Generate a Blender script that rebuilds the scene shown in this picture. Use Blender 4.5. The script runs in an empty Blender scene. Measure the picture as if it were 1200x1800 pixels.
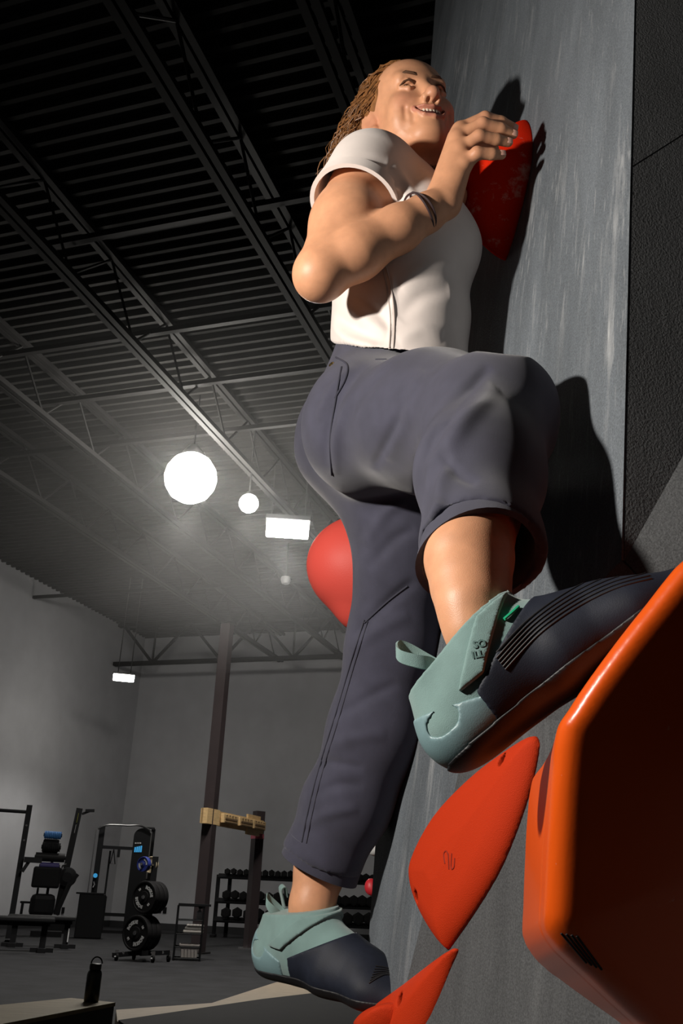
import bpy, bmesh, math, random
import numpy as np
from mathutils import Vector, Matrix
from mathutils.bvhtree import BVHTree

S = bpy.context.scene
COL = S.collection
random.seed(7)
RNG = np.random.default_rng(7)

# ------------------------------------------------------------------ camera
FPX = 1650.0
TH = math.radians(22.5)
RHO = math.radians(2.6)
CZ = 0.9
CAM = np.array([0.0, 0.0, CZ])
_r0 = np.array([1.0, 0, 0]); _u0 = np.array([0, -math.sin(TH), math.cos(TH)])
FW = np.array([0, math.cos(TH), math.sin(TH)])
RT = math.cos(RHO)*_r0 + math.sin(RHO)*_u0
UP = -math.sin(RHO)*_r0 + math.cos(RHO)*_u0
cam_data = bpy.data.cameras.new('camera')
cam = bpy.data.objects.new('camera', cam_data); COL.objects.link(cam)
cam_data.sensor_fit = 'VERTICAL'; cam_data.sensor_height = 36.0
cam_data.lens = FPX/1800*36
cam_data.clip_start = 0.02; cam_data.clip_end = 200
cam.matrix_world = Matrix(((RT[0], UP[0], -FW[0], CAM[0]), (RT[1], UP[1], -FW[1], CAM[1]),
                           (RT[2], UP[2], -FW[2], CAM[2]), (0, 0, 0, 1)))
S.camera = cam

# ------------------------------------------------------------------ world, key light, exposure
w = bpy.data.worlds.new('world'); S.world = w; w.use_nodes = True
w.node_tree.nodes['Background'].inputs[0].default_value = (0.5, 0.6, 0.75, 1)
w.node_tree.nodes['Background'].inputs[1].default_value = 0.001
S.view_settings.view_transform = 'Standard'; S.view_settings.look = 'None'
S.view_settings.exposure = 0.0; S.view_settings.gamma = 1.0
S.view_settings.use_curve_mapping = False

def spot(name, loc, target, power, size_deg, blend, radius, color=(1, 1, 1), parent=None):
    ld = bpy.data.lights.new(name, 'SPOT'); ld.energy = power; ld.spot_size = math.radians(size_deg)
    ld.spot_blend = blend; ld.shadow_soft_size = radius; ld.color = color
    o = bpy.data.objects.new(name, ld); COL.objects.link(o)
    o.location = loc
    d = Vector(target) - Vector(loc)
    o.rotation_euler = d.to_track_quat('-Z', 'Y').to_euler()
    if parent is not None:
        o.location = Vector(loc) - parent.location
        o.parent = parent
    return o
# the photographer's strobe: at chest height, a step left of the climber
KEY = np.array([-1.04, 0.54, CZ + 0.78])
spot('key_strobe', KEY, (0.15, 1.25, CZ + 0.78), 125, 120, 0.5, 0.045, (1.0, 0.93, 0.84))

# ------------------------------------------------------------------ projection helpers
def ray(px, py):
    return FW + (px-600)/FPX*RT - (py-900)/FPX*UP
def P(px, py, d):
    return CAM + d*ray(px, py)
def on_plane(px, py, n, c):          # plane n.(p-CAM) = c
    r = ray(px, py); return CAM + r*(c/np.dot(n, r))
def floor_pt(px, py, z=0.0):
    r = ray(px, py); return CAM + r*((z-CZ)/r[2])
def project(V):
    q = np.asarray(V)-CAM
    d = q@FW
    return np.stack([600+FPX*(q@RT)/d, 900-FPX*(q@UP)/d, d], -1)
def nrm(v):
    v = np.asarray(v, float); return v/np.linalg.norm(v)

# ------------------------------------------------------------------ materials
MATS = {}
def mat(name, col, rough=0.6, metal=0.0, var=0.0, vscale=20, bump=0.0, bscale=200, spec=0.5, emit=None, estr=0,
        attr=None, sss=0, coat=0, stretch=None, sheen=0):
    if name in MATS: return MATS[name]
    m = bpy.data.materials.new(name); m.use_nodes = True
    nt = m.node_tree; b = nt.nodes['Principled BSDF']
    b.inputs['Base Color'].default_value = (*col, 1); b.inputs['Roughness'].default_value = rough
    b.inputs['Metallic'].default_value = metal; b.inputs['Specular IOR Level'].default_value = spec
    if coat: b.inputs['Coat Weight'].default_value = coat; b.inputs['Coat Roughness'].default_value = 0.08
    if sheen: b.inputs['Sheen Weight'].default_value = sheen
    if sss:
        b.inputs['Subsurface Weight'].default_value = sss
        b.inputs['Subsurface Radius'].default_value = (0.012, 0.005, 0.003); b.inputs['Subsurface Scale'].default_value = 0.5
    if emit:
        b.inputs['Emission Color'].default_value = (*emit, 1); b.inputs['Emission Strength'].default_value = estr
    tc = nt.nodes.new('ShaderNodeTexCoord'); src = tc.outputs['Object']
    if stretch:
        mp = nt.nodes.new('ShaderNodeMapping'); mp.inputs['Scale'].default_value = stretch
        nt.links.new(src, mp.inputs[0]); src = mp.outputs[0]
    if var or attr:
        cs = None
        if attr:
            a = nt.nodes.new('ShaderNodeVertexColor'); a.layer_name = attr; cs = a.outputs[0]
        else:
            rgb = nt.nodes.new('ShaderNodeRGB'); rgb.outputs[0].default_value = (*col, 1); cs = rgb.outputs[0]
        if var:
            n = nt.nodes.new('ShaderNodeTexNoise'); n.inputs['Scale'].default_value = vscale; n.inputs['Detail'].default_value = 5
            nt.links.new(src, n.inputs[0])
            mr = nt.nodes.new('ShaderNodeMapRange'); mr.inputs[1].default_value = 0.3; mr.inputs[2].default_value = 0.7
            mr.inputs[3].default_value = 1-var; mr.inputs[4].default_value = 1+var
            nt.links.new(n.outputs[0], mr.inputs[0])
            mx = nt.nodes.new('ShaderNodeMix'); mx.data_type = 'RGBA'; mx.blend_type = 'MULTIPLY'; mx.inputs[0].default_value = 1
            nt.links.new(cs, mx.inputs[6]); nt.links.new(mr.outputs[0], mx.inputs[7]); cs = mx.outputs[2]
        nt.links.new(cs, b.inputs['Base Color'])
    if bump:
        n2 = nt.nodes.new('ShaderNodeTexNoise'); n2.inputs['Scale'].default_value = bscale; n2.inputs['Detail'].default_value = 3
        nt.links.new(src, n2.inputs[0])
        bp = nt.nodes.new('ShaderNodeBump'); bp.inputs['Strength'].default_value = bump; bp.inputs['Distance'].default_value = 0.002
        nt.links.new(n2.outputs[0], bp.inputs['Height']); nt.links.new(bp.outputs[0], b.inputs['Normal'])
    MATS[name] = m
    return m

def wall_material(name, col, chalk=0.35):
    """textured climbing-wall paint: fine grain, chalk drag marks running down, scuffs"""
    m = bpy.data.materials.new(name); m.use_nodes = True
    nt = m.node_tree; b = nt.nodes['Principled BSDF']; L = nt.links.new
    b.inputs['Roughness'].default_value = 0.85; b.inputs['Specular IOR Level'].default_value = 0.25
    tc = nt.nodes.new('ShaderNodeTexCoord')
    def noise(scale, detail=4, st=None, w=0.6):
        n = nt.nodes.new('ShaderNodeTexNoise'); n.inputs['Scale'].default_value = scale; n.inputs['Detail'].default_value = detail
        n.inputs['Roughness'].default_value = w
        if st:
            mp = nt.nodes.new('ShaderNodeMapping'); mp.inputs['Scale'].default_value = st
            mp.inputs['Rotation'].default_value = (0.06, 0, 0)
            L(tc.outputs['Object'], mp.inputs[0]); L(mp.outputs[0], n.inputs[0])
        else: L(tc.outputs['Object'], n.inputs[0])
        return n.outputs[0]
    def rng(x, a, b_, c, d):
        r = nt.nodes.new('ShaderNodeMapRange'); r.inputs[1].default_value = a; r.inputs[2].default_value = b_
        r.inputs[3].default_value = c; r.inputs[4].default_value = d; L(x, r.inputs[0]); return r.outputs[0]
    def mul(x, y, op='MULTIPLY'):
        q = nt.nodes.new('ShaderNodeMath'); q.operation = op; L(x, q.inputs[0])
        if isinstance(y, float): q.inputs[1].default_value = y
        else: L(y, q.inputs[1])
        return q.outputs[0]
    streak = rng(noise(9, 6, (4, 4, 0.16)), 0.55, 0.78, 0, 1)
    fine = rng(noise(40, 3, (4, 4, 0.10)), 0.58, 0.8, 0, 0.8)
    patch = rng(noise(3.0, 3), 0.38, 0.66, 0.1, 1)
    ch = mul(mul(mul(streak, fine, 'ADD'), patch), chalk)
    broad = rng(noise(5, 4, (1.5, 1.5, 0.25)), 0.3, 0.7, 0.75, 1.25)
    grain = rng(noise(420, 2), 0.3, 0.7, 0.72, 1.28)
    rgb = nt.nodes.new('ShaderNodeRGB'); rgb.outputs[0].default_value = (*col, 1)
    v = nt.nodes.new('ShaderNodeMix'); v.data_type = 'RGBA'; v.blend_type = 'MULTIPLY'; v.inputs[0].default_value = 1
    L(rgb.outputs[0], v.inputs[6]); L(mul(broad, grain), v.inputs[7])
    c = nt.nodes.new('ShaderNodeMix'); c.data_type = 'RGBA'
    L(ch, c.inputs[0]); L(v.outputs[2], c.inputs[6]); c.inputs[7].default_value = (0.42, 0.43, 0.44, 1)
    L(c.outputs[2], b.inputs['Base Color'])
    bp = nt.nodes.new('ShaderNodeBump'); bp.inputs['Strength'].default_value = 0.5; bp.inputs['Distance'].default_value = 0.002
    L(noise(380, 2), bp.inputs['Height']); L(bp.outputs[0], b.inputs['Normal'])
    return m

def hold_material(name, col, rough, chalk=0.5, coat=0.0, bump=0.3, bscale=700, cscale=14, thr=0.62, spec=0.25):
    m = mat(name, col, rough, bump=bump, bscale=bscale, coat=coat, spec=spec)
    nt = m.node_tree; b = nt.nodes['Principled BSDF']; L = nt.links.new
    tc = nt.nodes.new('ShaderNodeTexCoord')
    n = nt.nodes.new('ShaderNodeTexNoise'); n.inputs['Scale'].default_value = cscale; n.inputs['Detail'].default_value = 8
    n.inputs['Roughness'].default_value = 0.7
    L(tc.outputs['Object'], n.inputs[0])
    r = nt.nodes.new('ShaderNodeMapRange'); r.inputs[1].default_value = thr; r.inputs[2].default_value = thr+0.12
    r.inputs[4].default_value = chalk; L(n.outputs[0], r.inputs[0])
    c = nt.nodes.new('ShaderNodeMix'); c.data_type = 'RGBA'
    L(r.outputs[0], c.inputs[0]); c.inputs[6].default_value = (*col, 1)
    c.inputs[7].default_value = (0.75, 0.5, 0.42, 1)
    L(c.outputs[2], b.inputs['Base Color'])
    return m

# ------------------------------------------------------------------ object helpers
def setp(o, label=None, cat=None, group=None, kind=None):
    if label: o['label'] = label
    if cat: o['category'] = cat
    if group: o['group'] = group
    if kind: o['kind'] = kind
    return o
def thing(name, label, cat, loc=(0, 0, 0), rotz=0.0, group=None):
    o = bpy.data.objects.new(name, None); COL.objects.link(o); o.empty_display_size = 0.1
    o.location = loc; o.rotation_euler = (0, 0, rotz)
    return setp(o, label, cat, group)
def mesh_obj(name, V, F, m, parent=None, smooth=False, origin=None):
    me = bpy.data.meshes.new(name)
    V = np.asarray(V, float)
    if origin is not None: V = V - np.asarray(origin, float)
    me.from_pydata(V.tolist(), [], F if isinstance(F, list) else F.tolist())
    me.update()
    if smooth: me.polygons.foreach_set('use_smooth', np.ones(len(me.polygons), bool))
    o = bpy.data.objects.new(name, me); COL.objects.link(o)
    if m is not None: me.materials.append(m)
    if parent is not None: o.parent = parent
    return o

class G:
    """collects boxes, cylinders, tubes into one mesh"""
    def __init__(s): s.v = []; s.f = []
    def add(s, V, F):
        n = len(s.v); s.v += [tuple(map(float, p)) for p in V]; s.f += [[i+n for i in q] for q in F]; return s
    def box(s, c, size, R=None, bev=0.0):
        bm = bmesh.new(); bmesh.ops.create_cube(bm, size=1.0)
        for v in bm.verts: v.co = Vector((v.co.x*size[0], v.co.y*size[1], v.co.z*size[2]))
        if bev: bmesh.ops.bevel(bm, geom=bm.edges[:], offset=bev, segments=2, affect='EDGES', profile=0.5)
        bm.verts.index_update()
        V = [np.array(v.co) for v in bm.verts]; F = [[v.index for v in f.verts] for f in bm.faces]; bm.free()
        if R is not None: V = [np.asarray(R)@p for p in V]
        return s.add([p+np.asarray(c, float) for p in V], F)
    def beam(s, a, b, w, h=None, up=(0, 0, 1), bev=0.0):
        a = np.asarray(a, float); b = np.asarray(b, float); h = h or w
        x = nrm(b-a); u = np.asarray(up, float)
        if abs(np.dot(u, x)) > 0.95: u = np.array([1.0, 0, 0])
        y = nrm(np.cross(u, x)); z = np.cross(x, y)
        return s.box((a+b)/2, (np.linalg.norm(b-a), w, h), np.stack([x, y, z], 1), bev)
    def tube(s, pts, r, n=8, caps=True, e=None):
        pts = [np.asarray(p, float) for p in pts]; m = len(pts)
        rr = [r]*m if np.isscalar(r) else list(r)
        V = []; F = []
        t0 = nrm(pts[1]-pts[0]); u = np.array([0, 0, 1.0])
        if abs(np.dot(u, t0)) > 0.9: u = np.array([1.0, 0, 0])
        y = nrm(np.cross(t0, u))
        for i, p in enumerate(pts):
            t = nrm(pts[min(i+1, m-1)]-pts[max(i-1, 0)])
            y = nrm(y-np.dot(y, t)*t); z = np.cross(t, y)
            for k in range(n):
                a = 2*math.pi*k/n
                V.append(p + rr[i]*(math.cos(a)*y+math.sin(a)*z))
        for i in range(m-1):
            for k in range(n):
                F.append([i*n+k, i*n+(k+1) % n, (i+1)*n+(k+1) % n, (i+1)*n+k])
        if caps: F.append(list(range(n))[::-1]); F.append([(m-1)*n+k for k in range(n)])
        return s.add(V, F)
    def cyl(s, a, b, r, r2=None, n=20): return s.tube([a, b], [r, r if r2 is None else r2], n)
    def lathe(s, prof, c=(0, 0, 0), ax=(0, 0, 1), n=28):
        ax = nrm(ax); u = np.array([1.0, 0, 0]) if abs(ax[0]) < 0.9 else np.array([0, 1.0, 0])
        y = nrm(np.cross(ax, u)); z = np.cross(ax, y); V = []; F = []
        for r, h in prof:
            for k in range(n):
                a = 2*math.pi*k/n; V.append(np.asarray(c)+ax*h+r*(math.cos(a)*y+math.sin(a)*z))
        m = len(prof)
        for i in range(m-1):
            for k in range(n): F.append([i*n+k, i*n+(k+1) % n, (i+1)*n+(k+1) % n, (i+1)*n+k])
        F.append(list(range(n))[::-1]); F.append([(m-1)*n+k for k in range(n)])
        return s.add(V, F)
    def obj(s, name, m, parent=None, smooth=False, label=None, kind=None, origin=None):
        o = mesh_obj(name, s.v, s.f, m, parent, smooth, origin)
        bm = bmesh.new(); bm.from_mesh(o.data); bmesh.ops.recalc_face_normals(bm, faces=bm.faces); bm.to_mesh(o.data); bm.free()
        if smooth:
            try: o.data.set_sharp_from_angle(angle=math.radians(40))
            except Exception: pass
        return setp(o, label, None, None, kind)

def text_geo(txt, size, bold=0.0, depth=0.0, align='CENTER'):
    cu = bpy.data.curves.new('t', 'FONT'); cu.body = txt; cu.size = size; cu.align_x = align; cu.align_y = 'CENTER'
    cu.offset = bold; cu.extrude = depth; cu.resolution_u = 3
    o = bpy.data.objects.new('t', cu); COL.objects.link(o)
    dg = bpy.context.evaluated_depsgraph_get()
    me = bpy.data.meshes.new_from_object(o.evaluated_get(dg))
    V = [np.array(v.co) for v in me.vertices]; F = [list(p.vertices) for p in me.polygons]
    bpy.data.objects.remove(o); bpy.data.curves.remove(cu); bpy.data.meshes.remove(me)
    return V, F

# ------------------------------------------------------------------ signed-distance modelling
class SDF:
    def __init__(s): s.p = []
    def _add(s, fn, lo, hi, op, k): s.p.append((fn, np.asarray(lo, float), np.asarray(hi, float), op, k)); return s
    def cone(s, a, b, ra, rb, k=0.02, op='u', w=None, e=1.0):
        a = np.asarray(a, float); b = np.asarray(b, float); ba = b-a; L2 = max(float(ba@ba), 1e-12)
        R = max(ra, rb)*max(e, 1.0)
        wv = None if w is None else nrm(w)
        def fn(X):
            q = X-a; t = np.clip((q@ba)/L2, 0, 1)
            q = q-t[..., None]*ba
            if wv is not None:
                c = q@wv; q = q+(c*(1/e-1))[..., None]*wv
            return np.sqrt((q*q).sum(-1)) - (ra+(rb-ra)*t)
        return s._add(fn, np.minimum(a, b)-R, np.maximum(a, b)+R, op, k)
    def chain(s, pts, rad, k=0.01, op='u', w=None, e=1.0):
        for i in range(len(pts)-1): s.cone(pts[i], pts[i+1], rad[i], rad[i+1], k, op, w, e)
        return s
    def ell(s, c, r, R=None, k=0.02, op='u'):
        c = np.asarray(c, float); r = np.asarray(r, float); R = np.eye(3) if R is None else np.asarray(R, float)
        ext = np.abs(R)@r
        def fn(X):
            q = (X-c)@R
            k0 = np.sqrt(((q/r)**2).sum(-1)); k1 = np.sqrt(((q/(r*r))**2).sum(-1))+1e-9
            return k0*(k0-1)/k1
        return s._add(fn, c-ext, c+ext, op, k)
    def fn(s, f, lo, hi, op='u', k=0.0): return s._add(f, lo, hi, op, k)
    def grid(s, lo, hi, h):
        lo = np.asarray(lo, float); dims = np.ceil((np.asarray(hi)-lo)/h).astype(int)+1
        F = np.full(dims, 0.06, np.float32)
        for fn, a, b, op, k in s.p:
            pad = max(k, 0.012)+2*h
            i0 = np.clip(np.floor((a-pad-lo)/h).astype(int), 0, dims); i1 = np.clip(np.ceil((b+pad-lo)/h).astype(int)+1, 0, dims)
            if np.any(i1 <= i0): continue
            ax = [lo[i]+h*np.arange(i0[i], i1[i]) for i in range(3)]
            X = np.stack(np.meshgrid(*ax, indexing='ij'), -1).astype(np.float32)
            sl = tuple(slice(i0[i], i1[i]) for i in range(3))
            d = fn(X).astype(np.float32); A = F[sl]
            if op == 'u':
                if k > 0:
                    hm = np.maximum(k-np.abs(A-d), 0)/k; F[sl] = np.minimum(A, d)-hm*hm*k*0.25
                else: F[sl] = np.minimum(A, d)
            elif op == 's':
                d = -d
                if k > 0:
                    hm = np.maximum(k-np.abs(A-d), 0)/k; F[sl] = np.maximum(A, d)+hm*hm*k*0.25
                else: F[sl] = np.maximum(A, d)
            elif op == 'i':
                F[sl] = np.maximum(A, d)
        return F, lo
    def value(s, X):
        A = np.full(X.shape[:-1], 0.5, np.float32)
        for fn, a, b, op, k in s.p:
            d = fn(X).astype(np.float32)
            if op == 's': d = -d
            hm = np.maximum(k-np.abs(A-d), 0)/k if k > 0 else 0
            A = np.minimum(A, d)-hm*hm*k*0.25 if op == 'u' else np.maximum(A, d)+hm*hm*k*0.25
        return A
    def merge(s, sub, k):
        lo, hi = sub.bounds(0.0); return s._add(sub.value, lo, hi, 'u', k)
    def bounds(s, pad=0.02):
        lo = np.min([q[1] for q in s.p if q[3] == 'u'], 0)-pad; hi = np.max([q[2] for q in s.p if q[3] == 'u'], 0)+pad
        return lo, hi
def coords(F, lo, h):
    ax = [lo[i]+h*np.arange(F.shape[i]) for i in range(3)]
    return np.stack(np.meshgrid(*ax, indexing='ij'), -1).astype(np.float32)
def surface_net(F, lo, h, relax=1):
    F = F.copy(); F[0] = F[-1] = 1e-2; F[:, 0] = F[:, -1] = 1e-2; F[:, :, 0] = F[:, :, -1] = 1e-2
    Sg = F < 0; nx, ny, nz = F.shape
    cnt = np.zeros((nx-1, ny-1, nz-1), np.uint8)
    for i in (0, 1):
        for j in (0, 1):
            for k in (0, 1): cnt += Sg[i:nx-1+i, j:ny-1+j, k:nz-1+k]
    act = (cnt > 0) & (cnt < 8); I = np.argwhere(act)
    idx = np.full(act.shape, -1, np.int32); idx[act] = np.arange(len(I))
    off = np.array([(i, j, k) for i in (0, 1) for j in (0, 1) for k in (0, 1)])
    C = np.stack([F[I[:, 0]+o[0], I[:, 1]+o[1], I[:, 2]+o[2]] for o in off], 1)
    acc = np.zeros((len(I), 3)); nn = np.zeros(len(I))
    for a in range(8):
        for b in range(a+1, 8):
            if np.abs(off[a]-off[b]).sum() != 1: continue
            fa = C[:, a]; fb = C[:, b]; cr = (fa < 0) != (fb < 0)
            t = np.where(cr, fa/np.where(cr, fa-fb, 1), 0)
            acc += np.where(cr[:, None], off[a]+t[:, None]*(off[b]-off[a]), 0); nn += cr
    V = (I+acc/nn[:, None])*h+lo
    Q = []
    for ax in range(3):
        sl0 = [slice(None)]*3; sl1 = [slice(None)]*3; sl0[ax] = slice(0, -1); sl1[ax] = slice(1, None)
        A = Sg[tuple(sl0)]; B = Sg[tuple(sl1)]
        E = np.argwhere(A != B); o1, o2 = [(1, 2), (2, 0), (0, 1)][ax]
        ok = (E[:, o1] > 0) & (E[:, o2] > 0) & (E[:, o1] < F.shape[o1]-1) & (E[:, o2] < F.shape[o2]-1); E = E[ok]
        if len(E) == 0: continue
        def cell(d1, d2):
            e = E.copy(); e[:, o1] += d1; e[:, o2] += d2; return idx[e[:, 0], e[:, 1], e[:, 2]]
        q = np.stack([cell(-1, -1), cell(0, -1), cell(0, 0), cell(-1, 0)], 1)
        ins = A[E[:, 0], E[:, 1], E[:, 2]]
        q[~ins] = q[~ins][:, ::-1]; Q.append(q)
    Q = np.concatenate(Q); Q = Q[(Q >= 0).all(1)]
    for _ in range(relax): V = smooth_v(V, Q, 0.5)
    return V, Q
def smooth_v(V, Q, lam):
    acc = np.zeros_like(V); n = np.zeros(len(V))
    for a, b in ((0, 1), (1, 2), (2, 3), (3, 0)):
        for x, y in ((a, b), (b, a)):
            acc += np.stack([np.bincount(Q[:, x], V[Q[:, y], c], len(V)) for c in range(3)], 1); n += np.bincount(Q[:, x], minlength=len(V))
    return V+lam*(acc/np.maximum(n, 1)[:, None]-V)
def vnormals(V, Q):
    fn = np.cross(V[Q[:, 2]]-V[Q[:, 0]], V[Q[:, 3]]-V[Q[:, 1]])
    N = np.zeros_like(V)
    for k in range(4): N += np.stack([np.bincount(Q[:, k], fn[:, c], len(V)) for c in range(3)], 1)
    return N/np.maximum(np.linalg.norm(N, axis=1), 1e-12)[:, None]
def vcolor(o, cols, name='tint'):
    a = o.data.color_attributes.new(name, 'FLOAT_COLOR', 'POINT')
    a.data.foreach_set('color', np.concatenate([cols, np.ones((len(cols), 1))], 1).astype(np.float32).ravel())
def poly_sd(Pt, poly):
    """signed distance (negative inside) of 2-D points to a polygon"""
    poly = np.asarray(poly, float); d2 = np.full(Pt.shape[:-1], 1e9); ins = np.zeros(Pt.shape[:-1], bool)
    n = len(poly)
    for i in range(n):
        a = poly[i]; b = poly[(i+1) % n]; e = b-a; w_ = Pt-a
        t = np.clip((w_@e)/(e@e), 0, 1); q = w_-t[..., None]*e
        d2 = np.minimum(d2, (q*q).sum(-1))
        c = ((a[1] > Pt[..., 1]) != (b[1] > Pt[..., 1])) & (Pt[..., 0] < (b[0]-a[0])*(Pt[..., 1]-a[1])/(b[1]-a[1]+1e-12)+a[0])
        ins ^= c
    return np.where(ins, -1, 1)*np.sqrt(d2)
def seg_d(Pt, a, b):
    a = np.asarray(a, float); e = np.asarray(b, float)-a; w_ = Pt-a
    t = np.clip((w_@e)/(e@e), 0, 1); return np.linalg.norm(w_-t[..., None]*e, axis=-1)
def catmull(pts, n=6, closed=False):
    pts = [np.asarray(p, float) for p in pts]; m = len(pts); out = []
    for i in range(m if closed else m-1):
        if closed: p0, p1, p2, p3 = pts[i-1], pts[i], pts[(i+1) % m], pts[(i+2) % m]
        else: p0, p1, p2, p3 = pts[max(i-1, 0)], pts[i], pts[i+1], pts[min(i+2, m-1)]
        for k in range(n):
            t = k/n
            out.append(0.5*((2*p1)+(-p0+p2)*t+(2*p0-5*p1+4*p2-p3)*t*t+(-p0+3*p1-3*p2+p3)*t**3))
    if not closed: out.append(pts[-1])
    return out

# ================================================================== THE ROOM
A1 = nrm([ray(1170, 1610)[0], ray(1170, 1610)[1], 0.0])      # along the side walls, away from the camera
B1 = np.array([A1[1], -A1[0], 0.0])                            # to the right, along the back wall
def RM(s, t, z): return A1*s + B1*t + np.array([0, 0, z])
corner = floor_pt(192, 1629)
S_BACK = float(corner@A1); T_LEFT = float(corner@B1)
S_NEAR, T_RIGHT, H_CEIL = -7.0, 13.0, 8.0
ROOM_R = np.stack([A1, B1, [0, 0, 1]], 1)

m_floor = mat('rubber_floor', (0.022, 0.022, 0.024), 0.85, spec=0.25, var=0.35, vscale=3, bump=0.3, bscale=120)
m_wall = mat('grey_paint', (0.50, 0.50, 0.52), 0.8, var=0.05, vscale=2, bump=0.1, bscale=60)
m_ceil = mat('ceiling_paint', (0.022, 0.021, 0.02), 0.85, var=0.1, spec=0.2, vscale=4)
m_steel = mat('painted_steel', (0.014, 0.013, 0.013), 0.7, var=0.1, spec=0.2, vscale=6)
m_column = mat('column_paint', (0.026, 0.017, 0.018), 0.6, var=0.1, vscale=6)

def room_box(name, s0, s1, t0, t1, z0, z1, m):
    g = G().box(RM((s0+s1)/2, (t0+t1)/2, (z0+z1)/2), (s1-s0, t1-t0, z1-z0), ROOM_R)
    return setp(g.obj(name, m), kind='structure')
room_box('floor', S_NEAR-0.3, S_BACK+0.3, T_LEFT-0.3, T_RIGHT+0.3, -0.2, 0, m_floor)
room_box('wall_back', S_BACK, S_BACK+0.25, T_LEFT-0.25, T_RIGHT+0.25, -0.1, H_CEIL+0.4, m_wall)
room_box('wall_left', S_NEAR, S_BACK, T_LEFT-0.25, T_LEFT, -0.1, H_CEIL+0.4, m_wall)
room_box('wall_right', S_NEAR, S_BACK, T_RIGHT, T_RIGHT+0.25, -0.1, H_CEIL+0.4, m_wall)
room_box('wall_near', S_NEAR-0.25, S_NEAR, T_LEFT-0.25, T_RIGHT+0.25, -0.1, H_CEIL+0.4, m_wall)
m_base = mat('baseboard_rubber', (0.03, 0.03, 0.032), 0.6)
room_box('baseboard_back', S_BACK-0.02, S_BACK, T_LEFT, T_RIGHT, 0, 0.16, m_base)
room_box('baseboard_left', S_NEAR, S_BACK, T_LEFT, T_LEFT+0.02, 0, 0.16, m_base)
# corrugated steel roof deck
prof = []
s = S_NEAR
while s < S_BACK:
    prof += [(s, 0.0), (s+0.05, 0.0), (s+0.075, 0.07), (s+0.165, 0.07), (s+0.19, 0.0)]; s += 0.19
g = G(); V = []; F = []
for i, (a, z) in enumerate(prof):
    V += [RM(a, T_LEFT, H_CEIL+z), RM(a, T_RIGHT, H_CEIL+z)]
    if i: F.append([2*i-2, 2*i-1, 2*i+1, 2*i])
n0 = len(V)
V += [RM(S_NEAR, T_LEFT, H_CEIL+0.3), RM(S_NEAR, T_RIGHT, H_CEIL+0.3), RM(S_BACK, T_RIGHT, H_CEIL+0.3), RM(S_BACK, T_LEFT, H_CEIL+0.3)]
F.append([n0, n0+1, n0+2, n0+3])
g.add(V, F); setp(g.obj('ceiling', m_ceil), kind='structure')

# open-web joists running away from the camera, under the deck
def joist(px, py, label):
    p = floor_pt(px, py, 7.15); t = float(p@B1)
    root = thing('roof_joist', label, 'joist', RM(4.0, t, 7.15), 0, 'open-web roof joists under the dark deck')
    O = np.array(root.location); s0, s1 = 3.0, S_BACK-0.05
    for name, z in (('bottom_chord', 7.15), ('top_chord', 7.92)):
        g = G()
        for dt in (-0.05, 0.05): g.beam(RM(s0, t+dt, z), RM(s1, t+dt, z), 0.07, 0.07)
        g.obj(name, m_steel, root, origin=O)
    g = G(); a = s0; k = 0
    while a < s1-0.7:
        z0, z1 = (7.18, 7.9) if k % 2 == 0 else (7.9, 7.18)
        g.tube([RM(a, t, z0), RM(a+0.7, t, z1)], 0.018, 6); a += 0.7; k += 1
    g.obj('web', m_steel, root, origin=O)
joist(368, 275, 'open-web steel roof joist passing just left of the climber')
joist(120, 483, 'open-web steel roof joist running down to the largest lamp')
joist(10, 680, 'open-web steel roof joist left of the largest lamp')
joist(0, 835, 'open-web steel roof joist nearest the left wall')
joist(640, 250, 'open-web steel roof joist hidden behind the climber')
for i, (px, py) in enumerate(((380, 376), (380, 568), (150, 700), (230, 776), (270, 1037))):
    p = floor_pt(px, py, 7.55); sv = float(p@A1)
    g = G().beam(RM(sv, T_LEFT+0.02, 7.55), RM(sv, T_RIGHT-0.02, 7.55), 0.07, 0.07)
    O = RM(sv, T_LEFT, 7.55)
    o = g.obj('bridging_bar', m_steel, origin=O); o.location = O
    setp(o, ['thin steel bridging bar crossing the ceiling beside the elbow', 'thin steel bridging bar crossing the ceiling above the largest lamp',
             'thin steel bridging bar crossing the ceiling level with the belt', 'thin steel bridging bar just above the largest lamp',
             'thin steel bridging bar crossing above the back truss'][i], 'steel bar')
# the girder truss near the back wall
sg = S_BACK-1.6
def back_z(px, py):           # height where a pixel meets the truss plane
    r = ray(px, py); k = sg/float(r@A1); return CZ+r[2]*k, float((r*k)@B1)
zt, tt = back_z(420, 1090); zb, _ = back_z(420, 1160)
root = thing('girder_truss', 'long steel girder truss spanning above the back wall', 'truss', RM(sg, 0, zb))
O = np.array(root.location)
G().beam(RM(sg, T_LEFT+.05, zt), RM(sg, T_RIGHT-.05, zt), 0.16, 0.1).obj('top_chord', m_steel, root, origin=O)
G().beam(RM(sg, T_LEFT+.05, zb), RM(sg, T_RIGHT-.05, zb), 0.16, 0.1).obj('bottom_chord', m_steel, root, origin=O)
t = T_LEFT+0.2; k = 0
while t < 6:
    z0, z1 = (zt, zb) if k % 2 == 0 else (zb, zt)
    G().beam(RM(sg, t, z0), RM(sg, t+1.05, z1), 0.06, 0.07).obj('web_diagonal', m_steel, root, origin=O)
    if k % 2: G().beam(RM(sg, t, zb), RM(sg, t, zt), 0.05, 0.05).obj('web_post', m_steel, root, origin=O)
    t += 1.05; k += 1

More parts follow.
